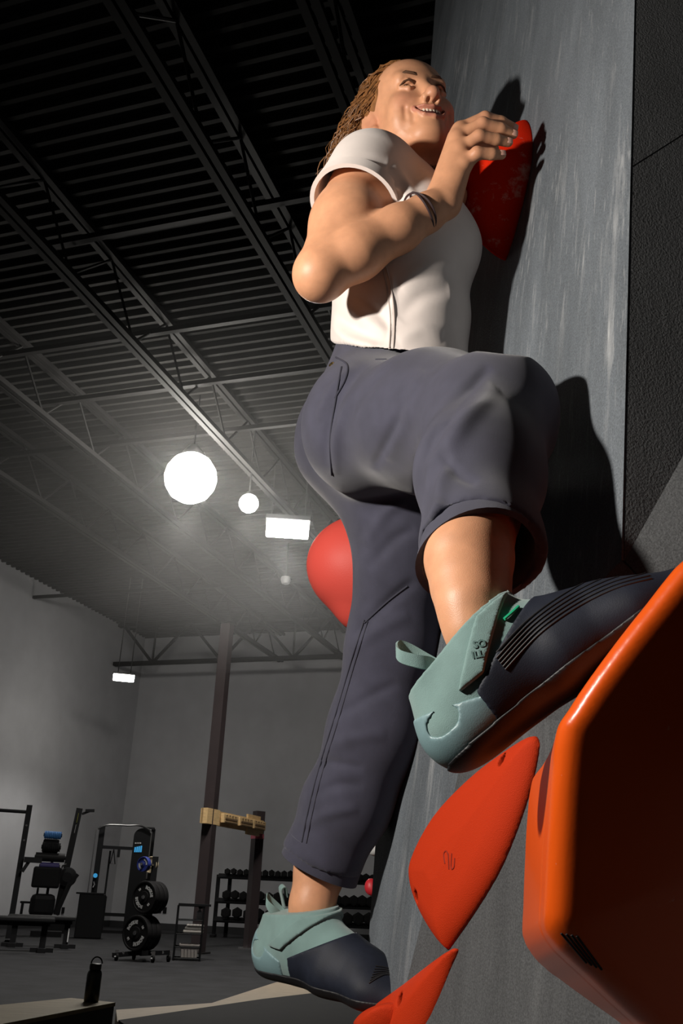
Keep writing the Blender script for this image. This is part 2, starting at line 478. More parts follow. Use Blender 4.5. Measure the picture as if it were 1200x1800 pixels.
# ------------------------------------------------------------------ ceiling lamps
m_lamp = mat('lamp_glow', (1, 1, 1), 0.5, emit=(1.0, 0.96, 0.88), estr=60)
m_house = mat('lamp_housing', (0.05, 0.05, 0.05), 0.4, metal=0.5)
def globe_lamp(px, py, z, rpx, label, power, up):
    p = floor_pt(px, py, z); d = project(p)[2]; r = rpx*d/FPX
    root = thing('high_bay_lamp', label, 'ceiling lamp', p, 0)
    G().lathe([(0.02*r, -r), (0.35*r, -0.94*r), (0.7*r, -0.72*r), (0.93*r, -0.36*r), (r, 0), (0.93*r, .36*r), (0.7*r, .72*r), (0.4*r, .92*r)]).obj('diffuser', m_lamp, root, smooth=True)
    G().lathe([(0.42*r, .9*r), (0.42*r, 1.05*r), (0.2*r, 1.35*r), (0.05*r, 1.4*r)]).obj('housing', m_house, root, smooth=True)
    G().cyl((0, 0, 1.38*r), (0, 0, H_CEIL-z), 0.012, n=8).obj('stem', m_house, root)
    spot('lamp_down', p-np.array([0, 0, 1.1*r]), p-np.array([0, 0, 5]), power, 112, 0.6, r*0.6, (1, 0.96, 0.9), root)
    ld = bpy.data.lights.new('lamp_up', 'POINT'); ld.energy = up; ld.shadow_soft_size = 0.3; ld.color = (1, 0.96, 0.88)
    o = bpy.data.objects.new('lamp_up', ld); COL.objects.link(o); o.parent = root; o.location = (0, -r*1.3, -0.1)
    return root
globe_lamp(335, 840, 6.6, 46, 'largest glaring round lamp hanging under the dark ceiling', 480, 60)  # globe made as wide as the lens glare around this lamp
globe_lamp(437, 885, 6.6, 17, 'small glaring round lamp between the large round lamp and panel lamp', 220, 30)
def panel_lamp(px, py, z, wpx, hpx, label, power, up, cables):
    p = floor_pt(px, py, z); d = project(p)[2]; wd = wpx*d/FPX; hh = hpx*d/FPX
    root = thing('panel_lamp', label, 'ceiling lamp', p, math.atan2(-p[0], p[1]))
    G().box((0, 0, 0.03), (wd, 0.3, hh*0.9), bev=0.02).obj('diffuser', m_lamp, root)
    G().box((0, 0, 0.03+hh*0.62), (wd*1.06, 0.34, hh*0.34), bev=0.01).obj('housing', m_house, root)
    for sx in cables:
        G().cyl((sx*wd, 0, hh*0.7), (sx*wd, 0, H_CEIL-z), 0.012, n=6).obj('cable', m_house, root)
    spot('lamp_down', p-np.array([0, 0, 0.25]), p-np.array([0, 0, 5]), power, 118, 0.6, 0.2, (1, 0.97, 0.92), root)
    if up:
        ld = bpy.data.lights.new('lamp_up', 'POINT'); ld.energy = up; ld.shadow_soft_size = 0.3
        o = bpy.data.objects.new('lamp_up', ld); COL.objects.link(o); o.parent = root; o.location = (0, -0.5, -0.1)
    return root
panel_lamp(505, 933, 6.6, 74, 26, 'bright rectangular panel lamp beside the red dome hold', 420, 40, (-.4, .4))
panel_lamp(217, 1194, 5.5, 36, 9, 'small bright panel lamp on cables near the far corner', 260, 0, (-.3, .3))
def det():
    p = floor_pt(502, 1021, 7.1)
    o = G().lathe([(0.1, 0.08), (0.11, 0.02), (0.08, -0.06), (0.03, -0.08)]).obj('smoke_detector', mat('white_plastic', (.7, .7, .7), .4), smooth=True)
    o.location = p; setp(o, 'small white smoke detector on the ceiling right of the lamps', 'detector')
    g = G().cyl((0, 0, 0.08), (0, 0, 0.85), 0.015, n=6).obj('stem', m_house, o)
det()

# faint scattering volume added to imitate lens glare around the lamps
mh = bpy.data.materials.new('lamp_glare_haze'); mh.use_nodes = True; nt = mh.node_tree
nt.nodes.remove(nt.nodes['Principled BSDF']); vs = nt.nodes.new('ShaderNodeVolumeScatter')
vs.inputs['Density'].default_value = 0.014; vs.inputs['Anisotropy'].default_value = 0.3
nt.links.new(vs.outputs[0], nt.nodes['Material Output'].inputs['Volume'])
o = G().box(RM(13.0, -4.3, 6.05), (10.0, 9.6, 3.6), ROOM_R).obj('lamp_glare_haze', mh)
setp(o, 'faint added haze imitating lens glare around the ceiling lamps', 'haze', None, 'stuff')

# ================================================================== CLIMBING WALL
NA = nrm([-0.979, -0.206, 0.12]); CA = float(NA@(np.array([0.245, 0.92, 0.0])))
def onA(px, py): return on_plane(px, py, NA, CA)
def zline(a, b, z): return a+(b-a)*((z-a[2])/(b[2]-a[2]))
e0, e1 = onA(765, 0), onA(645, 1690)
s0, s1 = onA(1115, 0), onA(1092, 985)
k0, k1 = onA(716, 1720), onA(808, 1350)
ZT = 5.2
LT, LB = zline(e0, e1, ZT), zline(e0, e1, 0.0)
ST, SL = zline(s0, s1, ZT), s1
KB, KT = k0+(LB-zline(e0, e1, k0[2])), k0+(k1-k0)*1.28
QB = P(1090, 1800, 0.90)
NB = nrm(np.cross(k1-k0, QB-k0)); NB = NB if NB[1] < 0 else -NB
CB = float(NB@(k0-CAM))
def onB(px, py): return on_plane(px, py, NB, CB)
R1 = onB(1420, 1330)
dirB = nrm(np.cross(NB, [0, 0, 1])); dirB = dirB if dirB[0] > 0 else -dirB
RB = KB + dirB*1.6
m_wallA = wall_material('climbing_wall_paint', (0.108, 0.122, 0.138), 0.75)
m_wallC = wall_material('climbing_wall_paint_shaded', (0.075, 0.078, 0.082), 0.12)  # same wall paint, darkened for the shade on the right-hand facets
wroot = thing('climbing_wall', 'dark grey faceted bouldering wall with chalk marks behind the climber', 'climbing wall', (LB[0], LB[1], 0))
WO = np.array(wroot.location)
inward = np.array([0.9, 0.45, 0.0])
def panel(pts, m, back=None):
    pts = [np.asarray(p) for p in pts]; n = len(pts)
    back = inward*0.06 if back is None else back
    V = pts+[p+back for p in pts]
    F = [list(range(n)), list(range(n, 2*n))[::-1]]+[[i, i+n, (i+1) % n+n, (i+1) % n] for i in range(n)]
    g = G().add(V, F); return g.obj('panel', m, wroot, origin=WO)
panel([LT, LB, KB, k0, KT, SL, ST], m_wallA)
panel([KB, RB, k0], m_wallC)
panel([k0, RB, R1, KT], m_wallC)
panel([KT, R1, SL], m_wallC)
# right-hand face, two panels with an open joint
NC = nrm(np.cross(ST-SL, np.array([1.0, 0.10, 0]))); CC = float(NC@(s0-CAM))
def onC(px, py): return on_plane(px, py, NC, CC)
j0, j1 = onC(1114, 293), onC(1200, 238)
gap = nrm(ST-SL)*0.0015; side = np.array([0.003, 0, 0])
jr = j0+(j1-j0)*8
jseam = zline(s0, s1, j0[2])
CRT = ST+np.array([1.6, 0.16, 0])
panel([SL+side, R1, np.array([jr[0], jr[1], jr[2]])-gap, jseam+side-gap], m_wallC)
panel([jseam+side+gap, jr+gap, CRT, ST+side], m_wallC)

# ------------------------------------------------------------------ holds
def frame_of(n, up):
    n = nrm(n); u = np.asarray(up, float); u = nrm(u-(u@n)*n); w_ = np.cross(u, n)
    return np.stack([w_, u, n], 1)        # columns: across, up, out
def sdf_mesh_local(f, lo, hi, h, relax=1):
    s_ = SDF(); s_.fn(f, lo, hi); Fg, l0 = s_.grid(np.asarray(lo)-2*h, np.asarray(hi)+2*h, h)
    return surface_net(Fg, l0, h, relax)
def place(name, V, Q, R, o, m, parent=None):
    ob = mesh_obj(name, V, Q, m, parent, True)
    M = Matrix.Identity(4)
    for i in range(3):
        for j in range(3): M[i][j] = R[i, j]
        M[i][3] = o[i]
    ob.matrix_world = M if parent is None else M
    return ob

m_red = hold_material('red_hold', (0.66, 0.022, 0.006), 0.55, 0.75, bump=0.35, bscale=900, cscale=17, thr=0.57, spec=0.0)
m_redball = hold_material('red_dome_hold', (0.70, 0.085, 0.065), 0.5, 0.45, bump=0.2, bscale=600, cscale=9)
m_orange = hold_material('orange_hold', (0.52, 0.030, 0.001), 0.75, 0.0, bump=0.5, bscale=1100)
m_vol = hold_material('orange_gloss', (0.66, 0.085, 0.006), 0.30, 0.55, coat=0.12, spec=0.3, bump=0.03, bscale=300, cscale=45, thr=0.66)
m_stamp = mat('stamp_orange', (0.26, 0.014, 0.001), 0.7)
m_hole = mat('bolt_dark', (0.01, 0.006, 0.005), 0.8)

# the fin-shaped red hold she grips
tp, bt = onA(921, 212), onA(889, 458)
RA = frame_of(NA, tp-bt); oA = (tp+bt)/2; HL = np.linalg.norm(tp-bt)/2
def fin(X):
    a = X[..., 1]/HL; b = X[..., 0]; c = X[..., 2]
    sA = np.clip(1-a*a, 0, 1)
    wb = 0.078*np.power(np.clip(1-np.abs(a)**1.7, 0, 1), 0.8)+1e-4
    asym = np.clip((1-a)/2, 0, 1)
    hc = 0.098*np.power(np.clip(np.sin(math.pi*np.power(np.clip((1+a)/2, 0, 1), 0.82)), 0, 1), 0.85)+1e-4
    d = (np.sqrt((b/wb)**2+(np.maximum(c, 0)/hc)**2)-1)*np.minimum(wb, hc)*0.9
    return np.maximum(np.maximum(d, -c-0.001), np.abs(a*HL)-HL)
V, Q = sdf_mesh_local(fin, (-0.09, -HL, -0.002), (0.09, HL, 0.11), 0.0022)
o = place('fin_hold', V, Q, RA, oA, m_red)
setp(o, 'chalky red fin-shaped hold gripped by the climber\'s hand', 'climbing hold')
FIN = o
# red dome hold at the far edge of the wall, behind the legs
cB = P(655, 1000, 2.0)
RD = frame_of(np.array([-0.98, -0.1, 0.1]), (0, 0, 1))
sd_ = SDF(); rb = 118*2.0/FPX
sd_.ell(cB, (0.105, 0.118, 0.142), RD, k=0.02).cone(cB, cB+RD@np.array([0, -0.105, 0.02]), 0.075, 0.028, 0.05)
lo, hi = sd_.bounds(); Fg, l0 = sd_.grid(lo, hi, 0.004); V, Q = surface_net(Fg, l0, 0.004, 2)
o = mesh_obj('dome_hold', V, Q, m_redball, None, True, origin=cB); o.location = cB
setp(o, 'large chalky red dome hold showing behind the standing leg', 'climbing hold')
# two small holds peeping past the wall edge
for px, py, rp, col, lab in ((657, 1487, 15, (.6, .6, .6), 'small white hold peeping past the wall edge above the floor'),
                             (652, 1559, 13, (.5, .02, .03), 'small red hold peeping past the wall edge near the shoe')):
    c = P(px, py, 1.8); r = rp*1.8/FPX
    s_ = SDF().ell(c, (r*0.9, r, r*1.1), k=0.004).ell(c+np.array([0.008, 0, -0.006]), (r*.8, r, r*.7), k=0.006)
    lo, hi = s_.bounds(); Fg, l0 = s_.grid(lo, hi, 0.0025); V, Q = surface_net(Fg, l0, 0.0025, 1)
    o = mesh_obj('small_hold', V, Q, mat('small_hold_'+str(px), col, .5, bump=.2), None, True, origin=c); o.location = c
    setp(o, lab, 'climbing hold')
# leaf-shaped orange plates screwed to the lower facet
def leaf(pix, H, label, holes, logo=None, edge=0.035):
    pts = [onB(*p) for p in pix]; c = np.mean(pts, 0)
    R = frame_of(NB, (0, 0, 1)); loc = [(R.T@(p-c))[:2] for p in pts]
    poly = np.array(catmull(loc, 4, True))
    hol = [(R.T@(onB(*q)-c))[:2] for q in holes]
    lg = [[(R.T@(onB(*q)-c))[:2] for q in ln] for ln in (logo or [])]
    def f(X):
        sdp = poly_sd(X[..., :2].astype(float), poly); n_ = X[..., 2]
        hgt = H*np.sqrt(np.clip(1-np.clip(1+sdp/edge, 0, 1)**2, 0, 1))*(0.8+0.4*np.clip(-sdp/0.07, 0, 1))
        for ln in lg:
            for i in range(len(ln)-1):
                hgt = hgt
        d = np.maximum(np.maximum((n_-hgt)*0.7, -n_-0.001), sdp)
        for q in hol:
            rr = np.linalg.norm(X[..., :2]-q, axis=-1); d = np.maximum(d, -np.maximum(rr-0.0085, 0.004-n_))
        return d
    lo = np.append(poly.min(0)-0.004, -0.003); hi = np.append(poly.max(0)+0.004, H*1.25+0.004)
    V, Q = sdf_mesh_local(f, lo, hi, 0.0022)
    o = place('leaf_hold', V, Q, R, c, m_orange); setp(o, label, 'climbing hold')
    for ln in (logo or []):
        bvl = BVHTree.FromPolygons((c+V@R.T).tolist(), Q.tolist()); pts = []
        for q in catmull(ln, 4):
            h = bvl.ray_cast(Vector(CAM), Vector(nrm(ray(*q))))
            if h[0] is not None: pts.append(R.T@(np.array(h[0])-c))
        if len(pts) > 1: G().tube(pts, 0.0011, 6).obj('stamped_mark', m_stamp, o, smooth=True)
    for q in hol:
        g = G().lathe([(0.0105, 0.0045), (0.009, 0.006), (0.004, 0.0065), (0.001, 0.004)], (q[0], q[1], 0)); g.obj('bolt', m_hole, o, smooth=True)
    return o
logo = [[(782, 1518), (780, 1502), (784, 1496), (788, 1505), (789, 1528)], [(789, 1528), (788, 1500)], [(794, 1500), (793, 1526), (798, 1524), (799, 1508)]]
leaf([(944, 1294), (944, 1345), (917, 1440), (872, 1545), (800, 1655), (783, 1664), (748, 1612), (729, 1558), (732, 1505), (770, 1432), (830, 1368), (895, 1318)],
     0.022, 'upper orange leaf-shaped hold with stamped mark, under the raised shoe', [(900, 1338), (752, 1577)], logo)
leaf([(801, 1666), (793, 1705), (752, 1810), (700, 1905), (640, 1900), (612, 1830), (640, 1785), (715, 1728)],
     0.022, 'lower orange leaf-shaped hold cut off by the picture\'s bottom edge', [(724, 1758)])
# a third orange hold behind the toe, on the main face
def toe_hold():
    c = onA(690, 1795); R = frame_of(NA, (0, 0, 1))
    poly = 0.75*np.array([(-0.09, -0.03), (-0.06, 0.008), (0.0, 0.028), (0.075, 0.034), (0.06, -0.02), (0.0, -0.05)])
    poly = np.array(catmull(poly, 4, True))
    def f(X):
        sdp = poly_sd(X[..., :2].astype(float), poly); n_ = X[..., 2]
        hgt = 0.05*np.sqrt(np.clip(1-np.clip(1+sdp/0.03, 0, 1)**2, 0, 1))
        return np.maximum(np.maximum((n_-hgt)*0.6, -n_-0.001), sdp)
    V, Q = sdf_mesh_local(f, (-0.1, -0.06, -0.003), (0.09, 0.045, 0.055), 0.0025)
    o = place('toe_hold', V, Q, R, c, m_orange)
    setp(o, 'orange edge hold under the toe of the standing foot', 'climbing hold')
toe_hold()
# big glossy orange volume
vp = [(976, 1300), (1002, 1236), (1062, 1148), (1142, 1045), (1222, 955), (1330, 930), (1440, 1040), (1500, 1300), (1470, 1640), (1370, 1850), (1250, 1905), (1130, 1800), (1035, 1712), (966, 1640), (962, 1560)]
q0, q1, q2 = P(964, 1620, 0.735), P(1062, 1148, 0.72), P(1400, 1400, 0.745)
NV = nrm(np.cross(q1-q0, q2-q0)); NV = NV if NV@FW < 0 else -NV
CV = float(NV@(q0-CAM))
pts = [on_plane(a, b, NV, CV) for a, b in vp]; cV = np.mean(pts, 0); RV = frame_of(NV, (0, 0, 1))
polyV = np.array(catmull([(RV.T@(p-cV))[:2] for p in pts], 3, True))
backV = RV.T@(P(952, 1632, 0.93)-P(963, 1620, 0.735)); shearV = backV[:2]/(-backV[2])
def volume(X):
    c = X[..., 2]; dpt = np.clip(-c, 0, 0.3)
    sdp = poly_sd(X[..., :2].astype(float)-dpt[..., None]*shearV, polyV)
    r = 0.022
    flare = 0.05*np.clip((-X[..., 1]+0.02)/0.10, 0, 1); dA = (sdp - (0.02+flare)*dpt)/(1+0.3*flare); dB = c-0.012*np.clip(-sdp/0.12, 0, 1)
    q1_ = np.maximum(dA+r, 0); q2_ = np.maximum(dB+r, 0)
    d = np.sqrt(q1_**2+q2_**2)-r+np.minimum(np.maximum(dA+r, dB+r), 0)
    # parting line between face shell and side band
    d = d+0.0018*np.exp(-((c+0.055)/0.0025)**2)
    return np.maximum(d, -c-0.26)
lo = np.append(np.minimum(polyV.min(0), polyV.min(0)+shearV*0.26)-0.09, -0.265); hi = np.append(np.maximum(polyV.max(0), polyV.max(0)+shearV*0.26)+0.09, 0.02)
V, Q = sdf_mesh_local(volume, lo, hi, 0.004, 1)
o = place('volume_hold', V, Q, RV, cV, m_vol)
setp(o, 'huge glossy orange rounded volume filling the lower right corner', 'climbing volume')
VOL = o
def world_bvh(o, V, Q, R, org): return BVHTree.FromPolygons((org+V@R.T).tolist(), Q.tolist())
def surf_line(bvh, pix, lift):
    out = []
    for a, b in pix:
        h = bvh.ray_cast(Vector(CAM), Vector(nrm(ray(a, b))))
        if h[0] is not None: out.append(np.array(h[0])+nrm(CAM-np.array(h[0]))*lift)
    return out
bv_ = world_bvh(o, V, Q, RV, cV)
m_scuff = mat('scuff_black', (0.004, 0.003, 0.003), 0.8)
for k in range(4):
    pts = surf_line(bv_, [(986+k*9+t*44, 1640+k*1.5+t*(52+k*2.5)) for t in np.linspace(0, 1, 7)], 0.0)
    if len(pts) > 1: G().tube([RV.T@(p-cV) for p in pts], 0.0011, 6).obj('scuff_groove', m_scuff, VOL)

# ------------------------------------------------------------------ padded floor under the wall, bench, bottle
m_tan = mat('tan_vinyl', (0.34, 0.26, 0.17), 0.6, var=0.08, vscale=8)
m_padshade = mat('pad_shadow_dark', (0.008, 0.008, 0.009), 0.8, spec=0.2, var=0.15, vscale=8)  # near-black: the shadow on the pad is put into this colour
def slab(name, pix, z0, z1, extra, m, label, cat):
    top = [floor_pt(a, b, z1) for a, b in pix]+[np.array([x, y, z1]) for x, y in extra]
    n = len(top); V = top+[np.array([p[0], p[1], z0]) for p in top]
    F = [list(range(n)), list(range(n, 2*n))[::-1]]+[[i, i+n, (i+1) % n+n, (i+1) % n] for i in range(n)]
    O = top[0]*np.array([1, 1, 0])
    o = G().add(V, F).obj(name, m, None, origin=O); o.location = O
    return setp(o, label, cat)
wl = lambda p, d=0.03: (p[0]-d, p[1]-d)
slab('landing_pad', [(204, 1775), (372, 1763), (493, 1724), (552, 1726), (610, 1742), (640, 1748)], 0.0, 0.12,
     [wl(LB), wl(KB), (RB[0], RB[1]-0.06), (RB[0], -1.5), (-0.2, -1.5), tuple(floor_pt(330, 1880, 0.12)[:2]), tuple(floor_pt(206, 1795, 0.12)[:2])], m_tan,
     'tan vinyl edge of the landing pad below the standing foot', 'landing pad')
slab('pad_shadow', [(208, 1793), (460, 1756), (545, 1746), (585, 1747), (640, 1775)], 0.12, 0.135, [(KB[0]-0.15, KB[1]-0.3), (-0.1, 0.6), tuple(floor_pt(340, 1885, 0.135)[:2])], m_padshade,  # added dark sheet in the outline of the shadow cast on the pad
     'thin dark slab standing for the shadow on the tan landing pad', 'painted shadow')
m_ply = mat('plywood_tan', (0.33, 0.25, 0.13), 0.6, var=0.12, vscale=5, stretch=(1, 6, 1))
m_plyd = mat('bench_side_shaded', (0.05, 0.042, 0.035), 0.7)  # plywood darkened, the shade on the bench sides is in the colour
ZB = 0.30
bt_ = [floor_pt(125, 1754, ZB), floor_pt(203, 1762, ZB), floor_pt(-160, 1831, ZB), floor_pt(-240, 1790, ZB)]
BO = np.array([bt_[0][0], bt_[0][1], 0.0])
root = thing('wooden_bench', 'low tan-topped wooden box bench holding the black bottle', 'bench', BO)
def prism(pts, z0, z1):
    n = len(pts); V = [np.array([p[0], p[1], z1])-BO for p in pts]+[np.array([p[0], p[1], z0])-BO for p in pts]
    return G().add(V, [list(range(n)), list(range(n, 2*n))[::-1]]+[[i, i+n, (i+1) % n+n, (i+1) % n] for i in range(n)])
prism(bt_, ZB-0.02, ZB).obj('top', m_ply, root)
cc = np.mean(bt_, 0); prism([cc+(p-cc)*0.99 for p in bt_], 0.0, ZB-0.02).obj('base', m_plyd, root)
# bottle
b0 = floor_pt(160, 1761, ZB); sc = project(b0)[2]/FPX
m_bot = mat('black_steel', (0.008, 0.008, 0.009), 0.35)
root = thing('water_bottle', 'black water bottle with loop cap standing on the bench', 'bottle', b0)
h = 50*sc; r = 13*sc
G().lathe([(r*.9, 0), (r, 0.006), (r, h*0.88), (r*0.9, h*0.97), (r*0.72, h*1.02)]).obj('body', m_bot, root, smooth=True)
G().lathe([(r*0.75, h*1.02), (r*0.8, h*1.03), (r*0.8, h*1.2), (r*0.7, h*1.22)]).obj('cap', m_bot, root, smooth=True)
G().tube([(r*(0.1+0.75*math.cos(a)), 0, h*1.21+r*0.85*math.sin(a)) for a in np.linspace(0.05, 3.1, 12)], 0.0045, 6).obj('loop', m_bot, root, smooth=True)

# ================================================================== THE CLIMBER
TF = nrm([0.979, 0.206, 0]); TR = nrm([0.206, -0.979, 0]); ZU = np.array([0, 0, 1.0])
PEL = P(655, 745, 1.62)
RHIP = P(645, 748, 1.53); LHIP = PEL-0.085*TR
RKNEE = P(885, 712, 1.18); RANK = P(831, 1068, 0.875)
LKNEE = P(690, 1150, 1.60); LANK = P(548, 1590, 1.54)
RSH = P(648, 306, 1.64); RELB = P(566, 478, 1.50); RWR = P(776, 356, 1.56)
WAI = P(700, 610, 1.66); CHE = P(703, 450, 1.70); UCH = P(700, 372, 1.735)
SC = RSH+np.array([0.045, 0.155, 0.0]); LSH = SC+np.array([0.05, 0.155, 0.0])
PERSON_BASE = P(560, 1735, 1.5)
person = thing('person', 'person in white t-shirt and navy trousers climbing the wall, looking up', 'person', PERSON_BASE)

# ---- head frame
def head_frame(yaw, pit, rol):
    c = -nrm(ray(735, 170)); ix = nrm(RT-(RT@c)*c); iy = np.cross(c, ix)
    fwd = ix*math.sin(yaw)*math.cos(pit)+iy*math.sin(pit)+c*math.cos(yaw)*math.cos(pit)
    l = ix*math.cos(rol)-iy*math.sin(rol); L_ = nrm(l-(l@fwd)/(c@fwd)*c)
    return np.stack([-L_, fwd, np.cross(-L_, fwd)], 1)
RH = head_frame(math.radians(31), math.radians(43), math.radians(8))
HO = P(743, 157, 1.75)-RH@np.array([0, 0.078, 0])
def HD(x, y, z): return HO+RH@np.array([x, y, z], float)

body = SDF()
# torso, pelvis
body.chain([PEL+ZU*0.0, WAI, CHE, UCH], [0.098, 0.082, 0.098, 0.075], k=0.05, w=TR, e=1.35)
body.cone(RSH+np.array([0.01, 0.02, 0.005]), LSH, 0.05, 0.05, 0.05)
NECK0 = SC+np.array([0.0, -0.005, 0.045])
# legs
body.chain([RHIP, P(765, 738, 1.37), P(868, 738, 1.20)], [0.08, 0.078, 0.055], 0.05).chain([P(868, 738, 1.20), P(846, 830, 1.07), P(834, 900, 1.01), P(824, 985, 0.93), P(827, 1030, 0.90), RANK, P(836, 1110, 0.86)], [0.054, 0.05, 0.048, 0.042, 0.0365, 0.0315, 0.029], 0.012)
body.chain([LHIP, P(722, 940, 1.60), P(692, 1130, 1.60)], [0.08, 0.07, 0.056], 0.05).chain([P(692, 1130, 1.60), P(660, 1280, 1.59), P(608, 1420, 1.58), P(562, 1530, 1.565), LANK, P(545, 1625, 1.535)], [0.054, 0.054, 0.05, 0.042, 0.036, 0.035], 0.012)
body.cone(P(832, 1100, 0.865), P(1010, 1120, 0.84), 0.025, 0.022, 0.01).cone(P(545, 1630, 1.535), P(640, 1700, 1.45), 0.027, 0.022, 0.02)
# right arm
body.chain([RSH, P(606, 394, 1.57), RELB], [0.058, 0.0535, 0.041], 0.03)
body.ell(P(618, 385, 1.555), (0.042, 0.042, 0.058), k=0.03)
body.ell(P(556, 492, 1.50), (0.020, 0.020, 0.020), k=0.05)
fore = SDF().chain([RELB, P(626, 444, 1.51), P(700, 402, 1.53), P(748, 375, 1.548), RWR], [0.040, 0.0425, 0.0360, 0.029, 0.0265], 0.02); body.merge(fore, 0.012)
# right hand
HM = [P(809, 228, 1.612), P(803, 243, 1.598), P(808, 264, 1.585), P(815, 290, 1.575)]
HP = [P(852, 207, 1.612), P(848, 217, 1.592), P(842, 239, 1.575), P(838, 269, 1.563)]
HQ = [P(880, 214, 1.622), P(880, 226, 1.60), P(872, 245, 1.583), P(864, 271, 1.568)]
HT = [P(903, 225, 1.632), P(902, 236, 1.61), P(893, 250, 1.592), P(881, 272, 1.575)]
WRS = [P(770, 345, 1.575), P(775, 350, 1.568), P(782, 356, 1.56), P(788, 362, 1.556)]
for i in range(4):
    body.chain([WRS[i], HM[i]], [0.0185, 0.0135], 0.014)
    body.chain([HM[i], HP[i]], [0.0125, 0.0108], 0.006)
    body.chain([HP[i], HQ[i], HT[i]], [0.0108, 0.0095, 0.0082], 0.004)
    body.ell(HM[i]+(CAM-HM[i])*0.004, (0.0125, 0.0125, 0.0125), k=0.006)
for i in range(3):
    body.cone((WRS[i]+WRS[i+1])/2, (HM[i]*0.5+HM[i+1]*0.5), 0.014, 0.009, 0.014)
body.chain([P(775, 340, 1.60), P(800, 290, 1.645), P(838, 262, 1.655), P(868, 262, 1.655)], [0.017, 0.014, 0.0115, 0.009], 0.012)
# left arm, on the far side of the body, hand on the back of the fin hold
LELB = LSH+np.array([-0.04, 0.16, -0.20]); LWR = oA+RA@np.array([0.06, -0.02, 0.135])+np.array([0, 0.06, -0.04])
body.chain([LSH, LELB], [0.055, 0.042], 0.03).chain([LELB, LWR], [0.042, 0.027], 0.02)
ffar = RA[:, 0] if RA[:, 0][1] > 0 else -RA[:, 0]
for i in range(4):
    a0 = LWR; up_ = RA[:, 1]*(0.035-0.023*i)
    m0 = oA+RA[:, 2]*0.10+ffar*0.085+up_+RA[:, 1]*0.01; m1 = oA+RA[:, 2]*0.065+ffar*0.085+up_; m2 = oA+RA[:, 2]*0.045+ffar*0.07+up_
    body.chain([a0, m0], [0.016, 0.012], 0.012).chain([m0, m1, m2], [0.011, 0.0095, 0.008], 0.004)
body.chain([LWR, LWR+RA[:, 1]*0.05+RA[:, 2]*0.01, oA+RA[:, 2]*0.09+ffar*0.05+RA[:, 1]*0.065], [0.016, 0.013, 0.009], 0.01)
# neck
body.chain([NECK0-ZU*0.04, HD(0, -0.022, -0.085), HD(0, -0.03, -0.02)], [0.062, 0.053, 0.055], 0.03)
body.cone(P(690, 262, 1.70), P(727, 318, 1.69), 0.012, 0.012, 0.03)
# head
def hell(c, r, k=0.02, op='u'): body.ell(HD(*c), r, RH, k, op)
def hcone(a, b, ra, rb, k=0.01, op='u'): body.cone(HD(*a), HD(*b), ra, rb, k, op)
hell((0, -0.015, 0.03), (0.074, 0.094, 0.082), 0.0)
hell((0, 0.028, -0.022), (0.061, 0.060, 0.082), 0.03)
hell((0, 0.045, 0.04), (0.060, 0.042, 0.045), 0.02)
for s_ in (-1, 1):
    hcone((s_*0.053, -0.005, -0.055), (s_*0.016, 0.062, -0.096), 0.017, 0.018, 0.03)
    hell((s_*0.040, 0.060, -0.030), (0.024, 0.022, 0.020), 0.02)
    hell((s_*0.046, 0.045, -0.055), (0.018, 0.022, 0.022), 0.02)
hell((0, 0.074, -0.094), (0.021, 0.018, 0.017), 0.02)
hell((0, 0.070, -0.060), (0.034, 0.026, 0.028), 0.02)
hcone((-0.040, 0.074, 0.020), (0.040, 0.074, 0.020), 0.011, 0.011, 0.015)
for s_ in (-1, 1):
    hell((s_*0.032, 0.092, 0.001), (0.016, 0.012, 0.0095), 0.010, 's')
hcone((0, 0.080, 0.012), (0, 0.106, -0.034), 0.0085, 0.0105, 0.012)
hell((0, 0.107, -0.036), (0.0115, 0.0115, 0.0105), 0.008)
for s_ in (-1, 1):
    hell((s_*0.0135, 0.096, -0.040), (0.0085, 0.010, 0.0085), 0.006)
    hell((s_*0.0072, 0.102, -0.0475), (0.0042, 0.0062, 0.0052), 0.002, 's')
    # upper eyelid
    hcone((s_*0.019, 0.080, 0.003), (s_*0.032, 0.0845, 0.0076), 0.0035, 0.004, 0.004)
    hcone((s_*0.032, 0.0845, 0.0076), (s_*0.046, 0.075, 0.002), 0.004, 0.0035, 0.004)
    hcone((s_*0.020, 0.081, -0.004), (s_*0.033, 0.0835, -0.0086), 0.0035, 0.0045, 0.004)
    hcone((s_*0.033, 0.0835, -0.0086), (s_*0.046, 0.075, -0.002), 0.0045, 0.0035, 0.004)
    # smile lines
    hcone((s_*0.0205, 0.0950, -0.040), (s_*0.036, 0.0845, -0.058), 0.0026, 0.0026, 0.010, 's')
    hcone((s_*0.036, 0.0845, -0.058), (s_*0.034, 0.078, -0.078), 0.0026, 0.0016, 0.010, 's')
    hcone((s_*0.046, 0.0765, -0.050), (s_*0.046, 0.071, -0.068), 0.0016, 0.0012, 0.008, 's')
# mouth: lips, opening
MU = [(-0.030, 0.082, -0.0540), (-0.016, 0.0955, -0.0585), (0, 0.0990, -0.0590), (0.016, 0.0955, -0.0585), (0.030, 0.082, -0.0540)]
ML = [(-0.030, 0.082, -0.0555), (-0.018, 0.0930, -0.0735), (0, 0.0970, -0.0790), (0.018, 0.0930, -0.0735), (0.030, 0.082, -0.0555)]
for i in range(4):
    hcone(MU[i], MU[i+1], 0.0030, 0.0030, 0.005); hcone(ML[i], ML[i+1], 0.0036, 0.0036, 0.005)
MM = [(-0.027, 0.086, -0.0555), (-0.015, 0.098, -0.0658), (0, 0.1030, -0.0690), (0.015, 0.098, -0.0658), (0.027, 0.086, -0.0555)]
for i in range(4):
    body.cone(HD(*MM[i]), HD(*MM[i+1]), 0.0030+0.0040*(i > 0), 0.0030+0.0040*(i < 3), 0.002, 's', RH[:, 1], 2.2)
